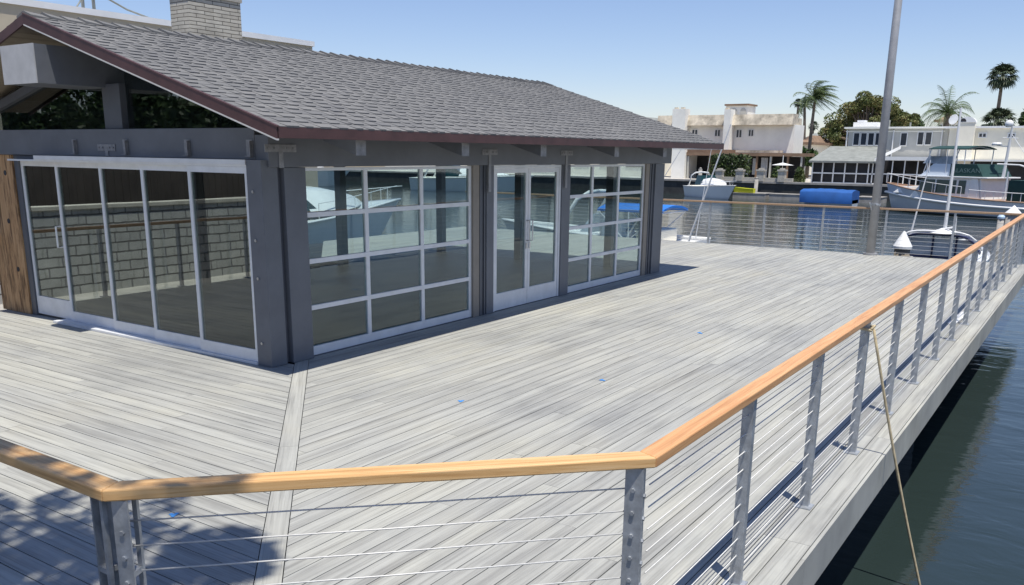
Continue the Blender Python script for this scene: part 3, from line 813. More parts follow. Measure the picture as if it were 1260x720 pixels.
# --- trawler
tb = aX(1089, 245, 62.5); ts = aX(1286, 268, 57.5)
ang = math.atan2(tb.y - ts.y, tb.x - ts.x); LT = (Vector((tb.x, tb.y)) - Vector((ts.x, ts.y))).length / 1.06
tr = empty('trawler', (ts.x, ts.y, WATER), ang, label='grey blue trawler yacht with green canvas flybridge moored on the right', cat='boat')
hm, shr = hull_mb(LT, 4.3, 2.15, 1.25, .8, 2.6, 20, .06, .9); hm.build('hull', M['gel_grey'], tr, True)
lo, _ = hull_mb(LT, 4.3, 2.15, 1.25, .8, 2.6, 20, .06, .9)
strake(shr, .66, .10).build('rub_rail', M['gel'], tr, True)
strake(shr, 1.0, .05).build('cap_rail', M['teak'], tr, True)
m = MB()
for s_ in (1, -1): m.tube([(p.x, s_ * (p.y * .885 + .0), .1) for p in shr], .09, 6)
m.build('boot_stripe', M['antifoul'], tr, True)
deck_mb(shr, -.05).build('deck', M['teak'], tr)
S_ = lambda t: LT * (.226 + .825 * t)          # superstructure stations along the hull
HS = 1.18
m = MB(); cabin(m, S_(.08), S_(.66), 1.62, HS, 2.75, .25, 1.0, .95); m.build('cabin', M['gel'], tr)
m = MB(); m.box(S_(.05), S_(.60), -1.75, 1.75, 2.751, 2.86); m.build('cabin_roof', M['gel'], tr, bevel=.03)
m = MB()
for x0, x1 in ((S_(.46), S_(.585)), (S_(.29), S_(.45)), (S_(.215), S_(.275))): side_panes(m, x0, x1, (1.602, 1.555), 1.62, 2.58, .02, .02)
m.hexa([(S_(.66) - .30, -1.45, 1.7), (S_(.66) - .28, -1.45, 1.7), (S_(.66) - .30, 1.45, 1.7), (S_(.66) - .28, 1.45, 1.7), (S_(.66) - .86, -1.4, 2.6), (S_(.66) - .84, -1.4, 2.6), (S_(.66) - .86, 1.4, 2.6), (S_(.66) - .84, 1.4, 2.6)])
m.build('windows', M['boat_glass'], tr)
m = MB(); cabin(m, S_(.70), S_(.86), 1.0, 1.45, 1.95, .05, .5, .85); m.build('trunk_cabin', M['gel'], tr)
m = MB(); cabin(m, S_(.36), S_(.60), 1.45, 2.862, 3.75, .1, .75, .92); m.build('flybridge', M['gel_pale'], tr)
m = MB(); m.hexa([(S_(.10), -1.5, 2.861), (S_(.36), -1.5, 2.861), (S_(.10), 1.5, 2.861), (S_(.36), 1.5, 2.861), (S_(.16), -1.48, 3.75), (S_(.36), -1.48, 3.75), (S_(.16), 1.48, 3.75), (S_(.36), 1.48, 3.75)])
m.build('flybridge_canvas', M['canvas_green'], tr)
m = arch_canopy(S_(.24), S_(.55), 1.5, 4.85, .22, .05); m.build('bimini', M['canvas_green'], tr)
for x, x2 in ((S_(.26), S_(.26)), (S_(.40), S_(.40)), (S_(.53), S_(.545)), (S_(.58), S_(.53))):
    m = MB(); m.tube([(x, -1.4, 3.1), (x2, -1.46, 4.8), (x2, 0, 4.98), (x2, 1.46, 4.8), (x, 1.4, 3.1)], .03, 6); m.build('bimini_bow', M['tube'], tr)
m = MB(); cabin(m, S_(.535), S_(.60), 1.35, 3.76, 4.3, .1, .35, .95); m.build('windscreen', M['clear'], tr)
m = MB(); m.tube([(S_(.06), 0, 2.8), (S_(.045), 0, 6.4)], [.1, .06], 8); m.tube([(S_(.05), 0, 5.0), (S_(.14), 0, 5.1)], .04, 6); m.tube([(S_(.05), -.8, 5.6), (S_(.05), .8, 5.6)], .03, 6)
m.tube([(S_(.045), 0, 5.9), (S_(-.18), 0, 3.2)], .02, 6); m.build('mast', M['tube'], tr)
m = MB(); m.tube([(S_(.14), 0, 5.1), (S_(.14), 0, 5.3)], [.3, .22], 12); m.tube([(S_(.05), .3, 6.35), (S_(.05), .3, 6.5), (S_(.05), .3, 6.75), (S_(.05), .3, 6.85)], [.16, .24, .2, .05], 10); m.build('radar', M['gel'], tr, True)
m = MB()
for s_ in (1, -1):
    pts = [(p.x, s_ * (p.y - .08), p.z + .75) for p in shr[8:]]
    m.tube(pts, .025, 6)
    for p in shr[8::2]: m.tube([(p.x, s_ * (p.y - .08), p.z), (p.x, s_ * (p.y - .08), p.z + .75)], .02, 6)
    m.tube([(p.x, s_ * (p.y - .08), p.z + .6) for p in shr[:8]], .03, 6)
    for p in shr[:8]: m.tube([(p.x, s_ * (p.y - .08), p.z), (p.x, s_ * (p.y - .08), p.z + .6)], .02, 6)
m.build('guard_rail', M['tube'], tr)
m = MB()
for x in (-.1, 1.6): 
    for s_ in (1, -1): m.tube([(x, s_ * 1.6, 1.2), (x, s_ * 1.6, 3.3)], .05, 6)
for s_ in (1, -1): m.tube([(-.6, s_ * 1.6, 3.2), (1.0, s_ * 1.6, 3.75), (2.3, s_ * 1.6, 3.8)], .06, 6)
m.tube([(-.6, -1.6, 3.2), (-.6, 1.6, 3.2)], .06, 6); m.build('aft_frame', M['tube'], tr)
m = MB(); m.box(-.05, 1.55, -1.5, 1.5, 1.25, 2.7); m.build('aft_enclosure', M['canvas_green'], tr)
m = MB()
for s_ in (1, -1):
    w0 = S_(.09)
    m = MB(); m.hexa([(w0, s_ * 1.66, 1.2), (w0 + .8, s_ * 1.66, 1.2), (w0, s_ * 1.69, 1.2), (w0 + .8, s_ * 1.69, 1.2), (w0 + .3, s_ * 1.62, 2.75), (w0 + .7, s_ * 1.62, 2.75), (w0 + .3, s_ * 1.65, 2.75), (w0 + .7, s_ * 1.65, 2.75)]); m.build('side_wing', M['gel'], tr)
cu = bpy.data.curves.new('lettering', 'FONT'); cu.body = 'ALASKAN'; cu.size = .42; cu.extrude = .004
to = bpy.data.objects.new('tmp', cu); col.objects.link(to)
bpy.context.view_layer.update()
me = bpy.data.meshes.new_from_object(to); bpy.data.objects.remove(to)
me.materials.clear(); me.materials.append(M['letter'])
lt = bpy.data.objects.new('lettering', me); col.objects.link(lt); lt.parent = tr
lt.rotation_euler = (R_(90), 0, R_(180)); lt.location = (S_(.345), 1.506, 3.15)
TRAWLER_SIDE = 1

tr.scale = (1, .9, .80)
# --- cruisers
def cruiser(name, loc, rz, L, label, hullm='gel', group=None, arch=True, stripe='gel_pale'):
    e = empty(name, (loc[0], loc[1], WATER), rz, label=label, cat='boat', group=group)
    k = L / 8
    hm, sh_ = hull_mb(L, 2.8 * k, 1.25 * k, .95 * k, .5 * k, 2.0, 18, .16, .82); hm.build('hull', M[hullm], e, True)
    deck_mb(sh_, -.01).build('deck', M['gel'], e)
    strake(sh_, .98, .035 * k).build('rub_rail', M['gel'], e, True)
    m = MB(); n = 10
    for i in range(n):                       # raised foredeck
        def ring(t): 
            x = L * (.48 + .44 * t); b = 1.15 * k * (1 - t ** 2.2) + .02; z = (1.0 + .25 * (.48 + .44 * t)) * k; h = .62 * k * (1 - t ** 2.2)
            return [Vector((x, -b, z - .02)), Vector((x, -b * .7, z + h * .8)), Vector((x, 0, z + h)), Vector((x, b * .7, z + h * .8)), Vector((x, b, z - .02))]
        a, b_ = ring(i / n), ring((i + 1) / n)
        m.mesh(a + b_, [(j, j + 1, 5 + j + 1, 5 + j) for j in range(4)])
    m.build('foredeck', M['gel'], e, True)
    m = MB()
    for s_ in (1, -1): m.hexa([(L * .52, s_ * .84 * k, 1.22 * k), (L * .68, s_ * .72 * k, 1.28 * k), (L * .52, s_ * .9 * k, 1.2 * k), (L * .68, s_ * .78 * k, 1.26 * k), (L * .55, s_ * .8 * k, 1.36 * k), (L * .62, s_ * .74 * k, 1.36 * k), (L * .55, s_ * .86 * k, 1.34 * k), (L * .62, s_ * .8 * k, 1.34 * k)])
    m.build('cabin_window', M['window'], e)
    m = MB(); cabin(m, L * .30, L * .54, 1.1 * k, 1.1 * k, 1.95 * k, .1, 1.15 * k, .82); m.build('windscreen', M['boat_glass'], e)
    m = MB()
    for s_ in (1, -1): m.tube([(L * .14, s_ * 1.15 * k, .95 * k), (L * .20, s_ * 1.1 * k, 1.9 * k), (L * .24, s_ * .8 * k, 2.15 * k), (L * .24, 0, 2.2 * k)], .07 * k, 8)
    if arch: m.build('radar_arch', M['gel'], e, True)
    m = MB()
    for s_ in (1, -1):
        m.tube([(p.x, s_ * (p.y - .1 * k), p.z + .35 * k) for p in sh_[9:]], .014, 6)
        for p in sh_[9::2]: m.tube([(p.x, s_ * (p.y - .1 * k), p.z), (p.x, s_ * (p.y - .1 * k), p.z + .35 * k)], .012, 6)
    m.build('bow_rail', M['tube'], e)
    m = MB(); m.box(L * .05, L * .26, -.95 * k, .95 * k, .4 * k, .98 * k + .012); m.build('cockpit_seats', M['stucco_cream'], e, bevel=.03)
    return e
a, b = aX(832, 245, 66.5), aX(905, 245, 69)
cruiser('cabin_cruiser', (70.6, a.y + .3), R_(-130), 5.9, 'white cabin cruiser with radar arch moored across the channel on the left', 'gel').scale = (1, 1, 1.22)
# boats seen through the pavilion
cruiser('cabin_cruiser', (13.6, 20.6), R_(8), 10.5, 'white cabin cruiser moored behind the pavilion seen through the near garage door')
cruiser('cabin_cruiser', (62, 52), R_(-70), 9.5, 'white cruiser moored far off seen through the french doors')
cruiser('cabin_cruiser', (60, 72), R_(-80), 10.5, 'white cruiser farthest left across the channel seen through glass')

# --- open sport boats at the deck end
def sport_boat(name, loc, rz, L, canvas, label, rods, zc=1.85, frame=True, hullm='gel'):
    e = empty(name, (loc[0], loc[1], WATER), rz, label=label, cat='boat')
    hm, sh_ = hull_mb(L, 2.35, 1.15, .85, .4, 2.2, 16, .12, .84); hm.build('hull', M[hullm], e, True)
    deck_mb(sh_, -.12, .02).build('deck', M['gel'], e)
    strake(sh_, 1., .04).build('gunwale', M['gel'], e, True)
    m = MB(); cabin(m, L * .36, L * .50, .5, .7, 1.35, .05, .25, .9); m.build('console', M['gel'], e, bevel=.03)
    m = MB(); cabin(m, L * .49, L * .56, .9, 1.0, 1.55, .02, .35, .85); m.build('windscreen', M['clear'], e)
    m = arch_canopy(L * .12, L * .46, .98, zc, .14, .06); m.build('bimini', M[canvas], e)
    for xa_, xb_ in ((L * .28, L * .13), (L * .28, L * .29), (L * .30, L * .45)):
        m = MB(); m.tube([(xa_, -1.08, .85), (xb_, -.98, zc - .07), (xb_, .98, zc - .07), (xa_, 1.08, .85)], .018, 6); m.build('bimini_bow', M['tube'], e)
    for p, q, rr in rods:
        m = MB(); m.tube([p, q], [rr, rr * .45], 8); m.build('outrigger', M['tube'], e)
    m = MB(); m.box(L * .15, L * .27, -.7, .7, .75, 1.15); m.build('seat', M['stucco_cream'], e, bevel=.04)
    return e
# blue-canopied boat: stern towards the camera's right
sb = sport_boat('sport_boat', (24.9, 9.95), R_(90), 6.3, 'canvas_sky', 'white sport boat with bright blue bimini and white outriggers beside the far deck corner',
     [((.05, .55, .9), (-1.02, .62, 4.2), .035), ((.1, -.1, .9), (-.2, -.2, 3.7), .014), ((1.9, .9, .9), (.2, 1.0, 3.6), .02)], 1.74)
m = MB()
for s_ in (1, -1): m.tube([(4.3, s_ * 1.05, .9), (3.6, s_ * 1.0, 2.0), (3.4, s_ * .6, 2.2), (3.4, 0, 2.22)], .06, 8)
m.build('arch', M['gel'], sb, True)
# navy bimini boat, end on
nb = empty('pontoon_boat', (24.3, 3.35, WATER), R_(0), label='small boat under a navy blue bimini frame just past the far railing', cat='boat')
hm, sh_ = hull_mb(5.4, 2.1, .95, .75, .35, 2.4, 14, .1, .86); hm.build('hull', M['gel'], nb, True)
deck_mb(sh_, -.1, .02).build('deck', M['gel'], nb)
m = MB(); cz = 1.5
# curved bimini shell, arched across the boat and rounded at the ends
n = 12
def bim(i, x):
    a_ = -1 + 2 * i / n; y = a_ * .98; z = cz - .42 * abs(a_) ** 5 
    return (x, y, z)
for i in range(n):
    v = []
    for dz in (-.05, 0):
        for k in (i, i + 1):
            for x in (.1, .42):
                p = bim(k, x); v.append((p[0], p[1], p[2] + dz))
    m.hexa(v)
m.build('bimini', M['canvas_navy'], nb)
m = MB(); pts = [bim(i, .06) for i in range(n + 1)]; m.tube([(p[0], p[1] * 1.04, p[2] + .06) for p in pts[3:]], .028, 8)
m.build('bimini_bow', M['tube'], nb, True); m = MB(); m.tube([(p[0] + .45, p[1] * 1.0, p[2] + .02) for p in pts], .02, 8)
m.build('bimini_bow', M['tube'], nb, True)
m = MB(); m.box(.26, .275, -.94, .94, .9, cz - .14); m.build('clear_curtain', M['clear'], nb)
m = MB()
for y in (-.42, .12, .7): m.box(.235, .255, y - .022, y + .022, .86, cz - .07)
m.box(.235, .257, -.94, .94, .86, .93)
m.build('curtain_straps', M['canvas_navy'], nb)
m = MB(); m.tube([(.2, -.1, 1.52), (.2, -.1, 1.64)], [.32, .05], 10); m.tube([(.2, -.12, 1.6), (.3, -.12, 4.55)], [.045, .025], 8); m.tube([(.2, .68, 1.3), (.3, .42, 3.3)], [.025, .01], 8)
m.tube([(.1, -.14, 1.63), (.1, -.34, 1.68)], .03, 6); m.tube([(.1, -.38, 1.5), (.1, -.36, 1.95)], .014, 6)
m.build('antenna', M['tube'], nb)
m = MB()
for y in (-.45, .55): m.tube([(-.02, y, .72), (-.02, y, .9)], .05, 8)
m.tube([(.05, -.75, .75), (.05, -.75, 1.1)], [.12, .09], 8); m.build('cleats', M['gel'], nb)

# --- blue covered boat
y0, y1, z0, z1 = span(988, 230, 1053, 251, 64)
cb = empty('covered_boat', (64, (y0 + y1) / 2 - (y1 - y0) / 2, WATER), R_(90), label='boat under a bright blue full cover at the dock across the channel', cat='boat')
LB = y1 - y0
hm, sh_ = hull_mb(LB * .95, 2.0, .5, .45, .3, 3.2, 14, .04, .9); hm.build('hull', M['gel_pale'], cb, True)
m = MB(); nn = 12; rings = []
for i in range(nn + 1):
    t = i / nn; x = LB * t; b = 1.06 * (1 - max(0, (t - .55) / .45) ** 3 * .25); h = 1.06 + .03 * math.sin(t * 3) + .014 * math.sin(t * 31) + .012 * math.sin(t * 67)
    rings.append([(x, -b, .2), (x, -b * 1.02, h * .86), (x, -b * .9, h * .96), (x, 0, h + .06), (x, b * .9, h * .96), (x, b * 1.02, h * .86), (x, b, .2)])
vs = [p for r_ in rings for p in r_]; m.mesh(vs, [(i * 7 + j, i * 7 + j + 1, i * 7 + 8 + j, i * 7 + 7 + j) for i in range(nn) for j in range(6)])
m.face(rings[0]); m.face(rings[-1]); m.build('cover', M['canvas_blue'], cb, True)
# --- kayak and floating docks
y0, y1, z0, z1 = span(905, 234, 930, 241, 70)
kk = MB(); sl_, _s = hull_mb((y1 - y0), .7, .42, .3, .12, 2.0, 12, .08, .8)
o = sl_.build('kayak', M['yellow'], None, True); o.location = (69.6, y0, -.62); o.rotation_euler = (0, 0, R_(90))
m = MB(); 
tag(o, 'bright yellow kayak lying on the floating dock', 'kayak')
deck_mb(_s, -.01).build('deck', M['yellow'], o)
def dock(y0, y1, x0, x1, label):
    e = empty('floating_dock', (x0, y0, WATER), label=label, cat='dock', group='floating docks across the channel')
    m = MB()
    n = max(3, int((y1 - y0) / .3))
    for i in range(n): m.box(0, x1 - x0, (y1 - y0) * i / n + .005, (y1 - y0) * (i + 1) / n - .005, .40, .45)
    m.build('planks', M['dock'], e)
    m = MB(); m.box(.03, x1 - x0 - .03, .03, y1 - y0 - .03, -.2, .39); m.build('float', M['concrete'], e)
a = aX(905, 243, 70); b = aX(945, 243, 70); dock(b.y, a.y, 69.2, 71.4, 'floating dock carrying the yellow kayak')
a = aX(948, 243, 70); b = aX(988, 243, 70); dock(b.y, a.y, 69.5, 71.0, 'low floating dock left of the blue covered boat')
a = aX(1055, 243, 70); b = aX(1087, 243, 70); dock(b.y, a.y, 69.5, 71.5, 'floating dock between the blue covered boat and the trawler bow')
for px, py0, lab in ((931, 220, 'timber dock pile behind the yellow kayak'), (862, 208, 'timber dock pile behind the white cruiser')):
    p = aX(px, py0, 71.8); e = MB(); e.tube([(0, 0, -3), (0, 0, p.z)], .16, 10); e.tube([(0, 0, p.z), (0, 0, p.z + .12)], [.17, .05], 10)
    o = e.build('dock_pile', M['concrete'], None, True); o.location = (71.8, p.y, 0); tag(o, lab, 'pile')

# ================================================================== FAR SHORE
sw = empty('far_seawall', (73.6, 0, 0), label='dark seawall holding up the gardens across the channel', cat='seawall')
m = MB(); m.box(0, .4, -60, 200, -3, .0); m.build('wall', M['concrete_dark'], sw)
m = MB(); m.box(-.1, .55, -60, 200, .001, .16); m.build('coping', M['concrete'], sw)
bw = empty('garden_balustrade', (73.7, 0, 0), label='low pale garden wall with four stone pillars in front of the white villa', cat='wall')
y0, y1, z0, z1 = span(880, 221, 975, 228, 73.7)
m = MB(); m.box(-.1, .25, y0, y1, .162, max(.45, z1)); m.build('low_wall', M['stone_cap'], bw)
for px in (885, 910, 936, 962):
    y0, y1, z0, z1 = span(px - 4, 208, px + 4, 222, 73.6)
    m = MB(); m.box(-.3, .28, y0, y1, .162, z1 - .18); m.box(-.36, .34, y0 - .07, y1 + .07, z1 - .18, z1 - .05); m.box(-.2, .2, y0 + .1, y1 - .1, z1 - .05, z1 + .06)
    m.build('pillar', M['stone_cap'], bw)
def rect(mb, px, X, depth=.3, front=0):
    y0, y1, z0, z1 = span(*px, X); mb.box(X - front, X - front + depth, y0, y1, z0, z1); return mb
def house(name, label, X, cat='house'): return empty(name, (X, aX(1000, 200, X).y, .08), label=label, cat=cat)
def hp(mb, name, m, e, **k):
    o_ = e.location; mb.v = [(x - o_.x, y - o_.y, z - o_.z) for x, y, z in mb.v]; return mb.build(name, m, e, **k)
# --- white villa
X = 82; v = house('villa', 'white two storey villa with clay tile parapet and chimneys across the channel', X)
hp(rect(MB(), (827, 154, 975, 228), X, 3.0), 'wall', M['stucco_white'], v)
m = MB(); y0, y1, z0, z1 = span(812, 141.5, 975, 154.5, X)
m.hexa([(X - .7, y0 - .2, z0), (X + .9, y0 - .2, z0), (X - .7, y1, z0), (X + .9, y1, z0), (X - .45, y0 - .2, z1), (X + 1.2, y0 - .2, z1), (X - .45, y1, z1), (X + 1.2, y1, z1)])
m.box(X + 1.21, X + 3.0, y0, y1, z0, z1 - .3)
ro = hp(m, 'tile_roof', M['tile_tan'], v)
for px in ((827, 134, 843, 165), (889.5, 134.5, 897.5, 196)):
    m = rect(MB(), px, X - 1.2, 1.1); ro2 = hp(m, 'chimney', M['stucco_white'], v)
    y0, y1, z0, z1 = span(px[0] + 2, px[1] - 2, px[2] - 2, px[1], X - 1.2); m = MB(); m.box(X - 1.0, X - .7, y0, y0 + (y1 - y0) * .35, z0 + .002, z1); m.box(X - 1.0, X - .7, y1 - (y1 - y0) * .35, y1, z0 + .002, z1); hp(m, 'flue', M['tile_tan'], v)
m = rect(MB(), (893, 130, 920, 143), X + 1.5, 2.2); hp(m, 'cupola', M['stucco_white'], v)
m = rect(MB(), (891.5, 127.8, 921.5, 129.9), X + 1.35, 2.5); hp(m, 'cupola_roof', M['roof_brown'], v)
for px in ((899, 133, 907, 141), (911, 133, 918, 141)):
    y0, y1, z0, z1 = span(*px, X + 1.5); m = MB(); ym = (y0 + y1) / 2; rr = (y1 - y0) / 2
    m.prism_x([(y0, z0), (y1, z0)] + [(ym + rr * math.cos(a), z1 - rr + rr * math.sin(a)) for a in [math.pi * i / 8 for i in range(9)]], X + 1.44, X + 1.51); hp(m, 'arched_window', M['siding_grey'], v)
def window(e, X, px, fr=.07, mt='window', mull=0, frm='white'):
    y0, y1, z0, z1 = span(*px, X); m = MB()
    m.box(X - .05, X + .02, y0 - fr, y0, z0 - fr, z1 + fr); m.box(X - .05, X + .02, y1, y1 + fr, z0 - fr, z1 + fr)
    m.box(X - .05, X + .02, y0, y1, z1, z1 + fr); m.box(X - .07, X + .02, y0, y1, z0 - fr, z0)
    for i in range(mull): 
        yy = y0 + (y1 - y0) * (i + 1) / (mull + 1); m.box(X - .045, X + .01, yy - .035, yy + .035, z0, z1)
    wo = hp(m, 'window', M[frm], e); g_ = MB(); g_.box(X - .02, X + .01, y0 - .01, y1 + .01, z0 - .01, z1 + .01)
    o_ = e.location; g_.v = [(x - o_.x, y - o_.y, z - o_.z) for x, y, z in g_.v]; g_.build('pane', M[mt], wo)
for px in ((852, 160, 858, 168), (880, 160, 886, 167.5), (906.5, 160, 912.5, 169), (921.5, 160, 927, 167.5)): window(v, X - .01, px, .05, 'window', 1)
m = rect(MB(), (895, 162, 979, 163.2), X - .05, .04); 
# patio with flat roof, the shade inside painted near-black
m = MB()
for i in range(34):
    yy = span(842, 180, 975, 184, X)[0] + i * .32; m.box(X - .62, X - .585, yy, yy + .03, span(842, 184, 975, 187, X)[2] + .1, span(842, 180, 975, 187.5, X)[3] + .1)
PX = X - 3.2
hp(rect(MB(), (826, 184, 842, 228), PX - .3, 3.0), 'side_wall', M['stucco_white'], v)
m = rect(MB(), (842, 188, 990, 192), PX, 3.15); m = rect(m, (842, 184, 895, 187.5), PX + .2, 2.8); hp(m, 'patio_roof', M['roof_brown'], v)
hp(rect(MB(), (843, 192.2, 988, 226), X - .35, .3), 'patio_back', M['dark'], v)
for i, px in enumerate((846, 872, 901, 930, 947, 968, 985)): hp(rect(MB(), (px - .9, 192.2, px + .9, 226), PX + .1, .25), 'patio_post', M['roof_brown' if i % 2 else 'siding_grey'], v)
for px in ((915, 194, 921, 220), (926, 195, 931, 215), (936, 194, 944, 222)): 
    m = MB(); y0, y1, z0, z1 = span(*px, PX + .9)
    for i in range(4): m.tube([(PX + .9, y0 + (y1 - y0) * (i + .5) / 4, z0), (PX + .9, y0 + (y1 - y0) * (i + .5) / 4, z1)], (y1 - y0) / 7, 6)
    hp(m, 'curtain', M['gel_grey'], v)
m = rect(MB(), (905, 185, 957, 187.8), PX + .6, 1.6); hp(m, 'terracotta_planter', M['tile_tan'], v)
# patio furniture, umbrellas and hedge: real small things
def leaves(m, blobs, n, size, squash=1.):
    for _ in range(n):
        c, r_ = blobs[rng.randrange(len(blobs))]
        while True:
            p = Vector((rng.uniform(-1, 1), rng.uniform(-1, 1), rng.uniform(-1, 1)))
            if .25 < p.length < 1: break
        p = p.normalized() * (p.length ** .5) * r_; p.z *= squash; p += Vector(c)
        a = Vector((rng.gauss(0, 1), rng.gauss(0, 1), rng.gauss(0, 1))).normalized(); b = a.orthogonal().normalized(); b.rotate(Matrix.Rotation(rng.uniform(0, 6.3), 3, a))
        s_ = size * rng.uniform(.6, 1.3); c2 = a.cross(b)
        m.face([p - b * s_, p + c2 * s_ * .55, p + b * s_, p - c2 * s_ * .55])
    return m
y0, y1, z0, z1 = span(876, 196, 918, 206, 76)
hd = MB(); leaves(hd, [((76.2, y0 + (y1 - y0) * i / 12, .25 + (z1 - .2) * j / 3), .42) for i in range(13) for j in range(4)], 2600, .13)
tag(hd.build('hedge', M['leaf_hedge']), 'clipped green hedge behind the garden pillars of the white villa', 'hedge')
for px, py, lab in ((984, 212, 'agave like green shrub between the villa garden and the screened porch'), (955, 216, 'small dark shrub behind the garden pillars nearest the screened porch')):
    p = aX(px, py, 75.2); sb_ = MB(); leaves(sb_, [((75.2, p.y, .35 + .25 * i), .5 - .08 * i) for i in range(4)], 500, .16)
    tag(sb_.build('shrub', M['leaf_hedge']), lab, 'shrub')
# patio umbrella (white) and lounge chairs hint
p = aX(963, 203, 76.5); e = empty('patio_umbrella', (76.5, p.y, .08), label='small white patio umbrella in the villa garden', cat='umbrella')
m = MB(); m.tube([(0, 0, 0), (0, 0, 2.2)], .03, 6); m.build('pole', M['white'], e)
m = MB(); m.tube([(0, 0, p.z - .1), (0, 0, p.z + .1)], [.95, .05], 8); m.build('canopy', M['white'], e)

# --- grey house
X = 80; v = house('grey_house', 'grey two storey house with screened porch beside the flagpole', X)
hp(rect(MB(), (1041, 158, 1163, 235), X, 9), 'wall', M['siding_grey'], v)
hp(rect(MB(), (1039, 156, 1165, 158.2), X - .3, 9.6), 'roof_edge', M['stucco_white'], v)
for px in ((1050.5, 164, 1057, 178.5), (1059.5, 164, 1066, 178.5), (1068.5, 164, 1075, 178.5), (1077.5, 164, 1084, 178.5), (1108.5, 164, 1115.5, 179), (1129.5, 163, 1136, 178), (1139, 163, 1146, 178)):
    window(v, X - .01, px, .06, 'window')
hp(rect(MB(), (1050, 150.5, 1080, 156), X + 2, 2), 'roof_unit', M['roof_white'], v); hp(rect(MB(), (1055, 148, 1064, 150.4), X + 2.3, 1), 'roof_unit', M['roof_white'], v)
# porch roof
PX = X - 4.5
y0, y1, z0, z1 = span(997, 196, 1082, 199, PX); _, _, _, zt = span(1015, 180, 1082, 181, X)
yb0, yb1, _, _ = span(1022, 180, 1082, 181, X)
m = MB(); m.mesh([(PX - .4, y0, z0 + .05), (PX - .4, y1, z0 + .05), (X - .02, yb1, zt), (X - .02, yb0, zt), (PX - .4, y0, z0 - .1), (PX - .4, y1, z0 - .1), (X - .02, yb1, z0 - .1), (X - .02, yb0, z0 - .1)], [(0, 1, 2, 3), (4, 7, 6, 5), (0, 4, 5, 1), (1, 5, 6, 2), (2, 6, 7, 3), (3, 7, 4, 0)])
hp(m, 'porch_roof', M['roof_grey'], v)
m = MB(); a = aX(1076, 197, PX - .45); b = aX(1105, 181.5, PX + 2.5)
m.mesh([(PX - .5, a.y, a.z - .12), (PX - .5, a.y, a.z + .12), (PX + 3.5, b.y, b.z - .1), (PX + 3.5, b.y, b.z + .14), (PX - .3, a.y, a.z - .12), (PX - .3, a.y, a.z + .12), (PX + 3.7, b.y, b.z - .1), (PX + 3.7, b.y, b.z + .14)], [(0, 1, 3, 2), (4, 6, 7, 5), (0, 2, 6, 4), (1, 5, 7, 3), (0, 4, 5, 1), (2, 3, 7, 6)])
hp(m, 'gable_board', M['white'], v)
m = rect(MB(), (1084, 193, 1153, 197.5), PX - .2, 4.3); hp(m, 'awning', M['white'], v)
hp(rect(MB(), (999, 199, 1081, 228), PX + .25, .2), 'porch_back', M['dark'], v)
hp(rect(MB(), (1083, 198, 1162, 232), X - 1.2, .2), 'shade_sheet', M['dark'], v)  # near-black sheet stands in for the shade below the awning
m = MB()
for px in (999, 1011.5, 1025, 1039, 1053.5, 1068, 1081): rect(m, (px - .7, 199, px + .7, 227), PX, .1)
for py in (213.5, 225.5): rect(m, (999.8, py - .8, 1080.2, py + .8), PX + .02, .07)
hp(m, 'porch_screen', M['white'], v)
m = MB()
for px in (1073, 1086, 1097, 1112, 1128, 1140, 1150): rect(m, (px - .6, 197.7, px + .6, 230), PX + .02, .1)
rect(m, (1074, 214, 1150, 215.3), PX + .03, .06)
hp(m, 'terrace_posts', M['white'], v)
hp(rect(MB(), (1000, 228, 1160, 231), PX - .6, 5), 'terrace', M['concrete'], v)
for px in (1043, 1100, 1160):
    a_ = aX(px, 160, X - .08); b_ = aX(px, 195, X - .08); m = MB(); m.tube([(X - .08, a_.y, b_.z), (X - .08, a_.y, a_.z)], .06, 6); hp(m, 'downpipe', M['white'], v)
m = rect(MB(), (1041, 161, 1163, 162.4), X - .03, .02); hp(m, 'trim_band', M['stucco_white'], v)
for px, hh in ((1094, 3.5), (1120, 2.2)):
    a_ = aX(px, 156, X + 3); m = MB(); m.tube([(X + 3, a_.y, a_.z - .3), (X + 3, a_.y, a_.z + .4 * hh * .4)], .07, 6); hp(m, 'roof_vent', M['roof_grey'], v)
# --- cream house on the right
X = 79; v = house('cream_house', 'cream stucco house with arched chimney behind the trawler', X)
hp(rect(MB(), (1163, 157, 1330, 245), X, 9), 'wall', M['stucco_cream'], v)
hp(rect(MB(), (1162, 155, 1332, 157.5), X - .25, 9.6), 'roof_edge', M['roof_white'], v)
y0, y1, z0, z1 = span(1177, 146, 1197, 205, X - .7); m = MB(); ym = (y0 + y1) / 2; rr = (y1 - y0) / 2
m.box(X - .7, X - .02, y0, y1, z0, z1 - rr * .5); hp(m, 'chimney', M['stucco_cream'], v)
m = MB(); m.prism_x([(ym + rr * 1.05 * math.cos(a), z1 - rr * .5 + .002 + rr * .75 * math.sin(a)) for a in [math.pi * i / 10 for i in range(11)]], X - .75, X + .1); hp(m, 'chimney_hood', M['roof_white'], v)
m = MB(); m.prism_x([(ym + .3 + rr * .4 * math.cos(a), z1 - rr * .5 + .05 + rr * .45 * math.sin(a)) for a in [math.pi * i / 10 for i in range(11)]], X - .76, X - .751); hp(m, 'flue', M['dark'], v)
for px in ((1205, 164.5, 1213, 168.5), (1241, 165, 1248.5, 169)): window(v, X - .01, px, .08, 'window', 1)
hp(rect(MB(), (1163, 197, 1330, 199), X - 2.2, 2.1), 'patio_roof', M['white'], v)
hp(rect(MB(), (1164, 199.2, 1330, 235), X - .3, .28), 'shade_sheet', M['dark'], v)  # shade under the patio roof painted as a near-black sheet
m = MB(); p = aX(1173.5, 147, X + 1); m.tube([(X + 1, p.y, 5.4), (X + 1, p.y, p.z)], .05, 6); hp(m, 'dish_mast', M['white'], v)
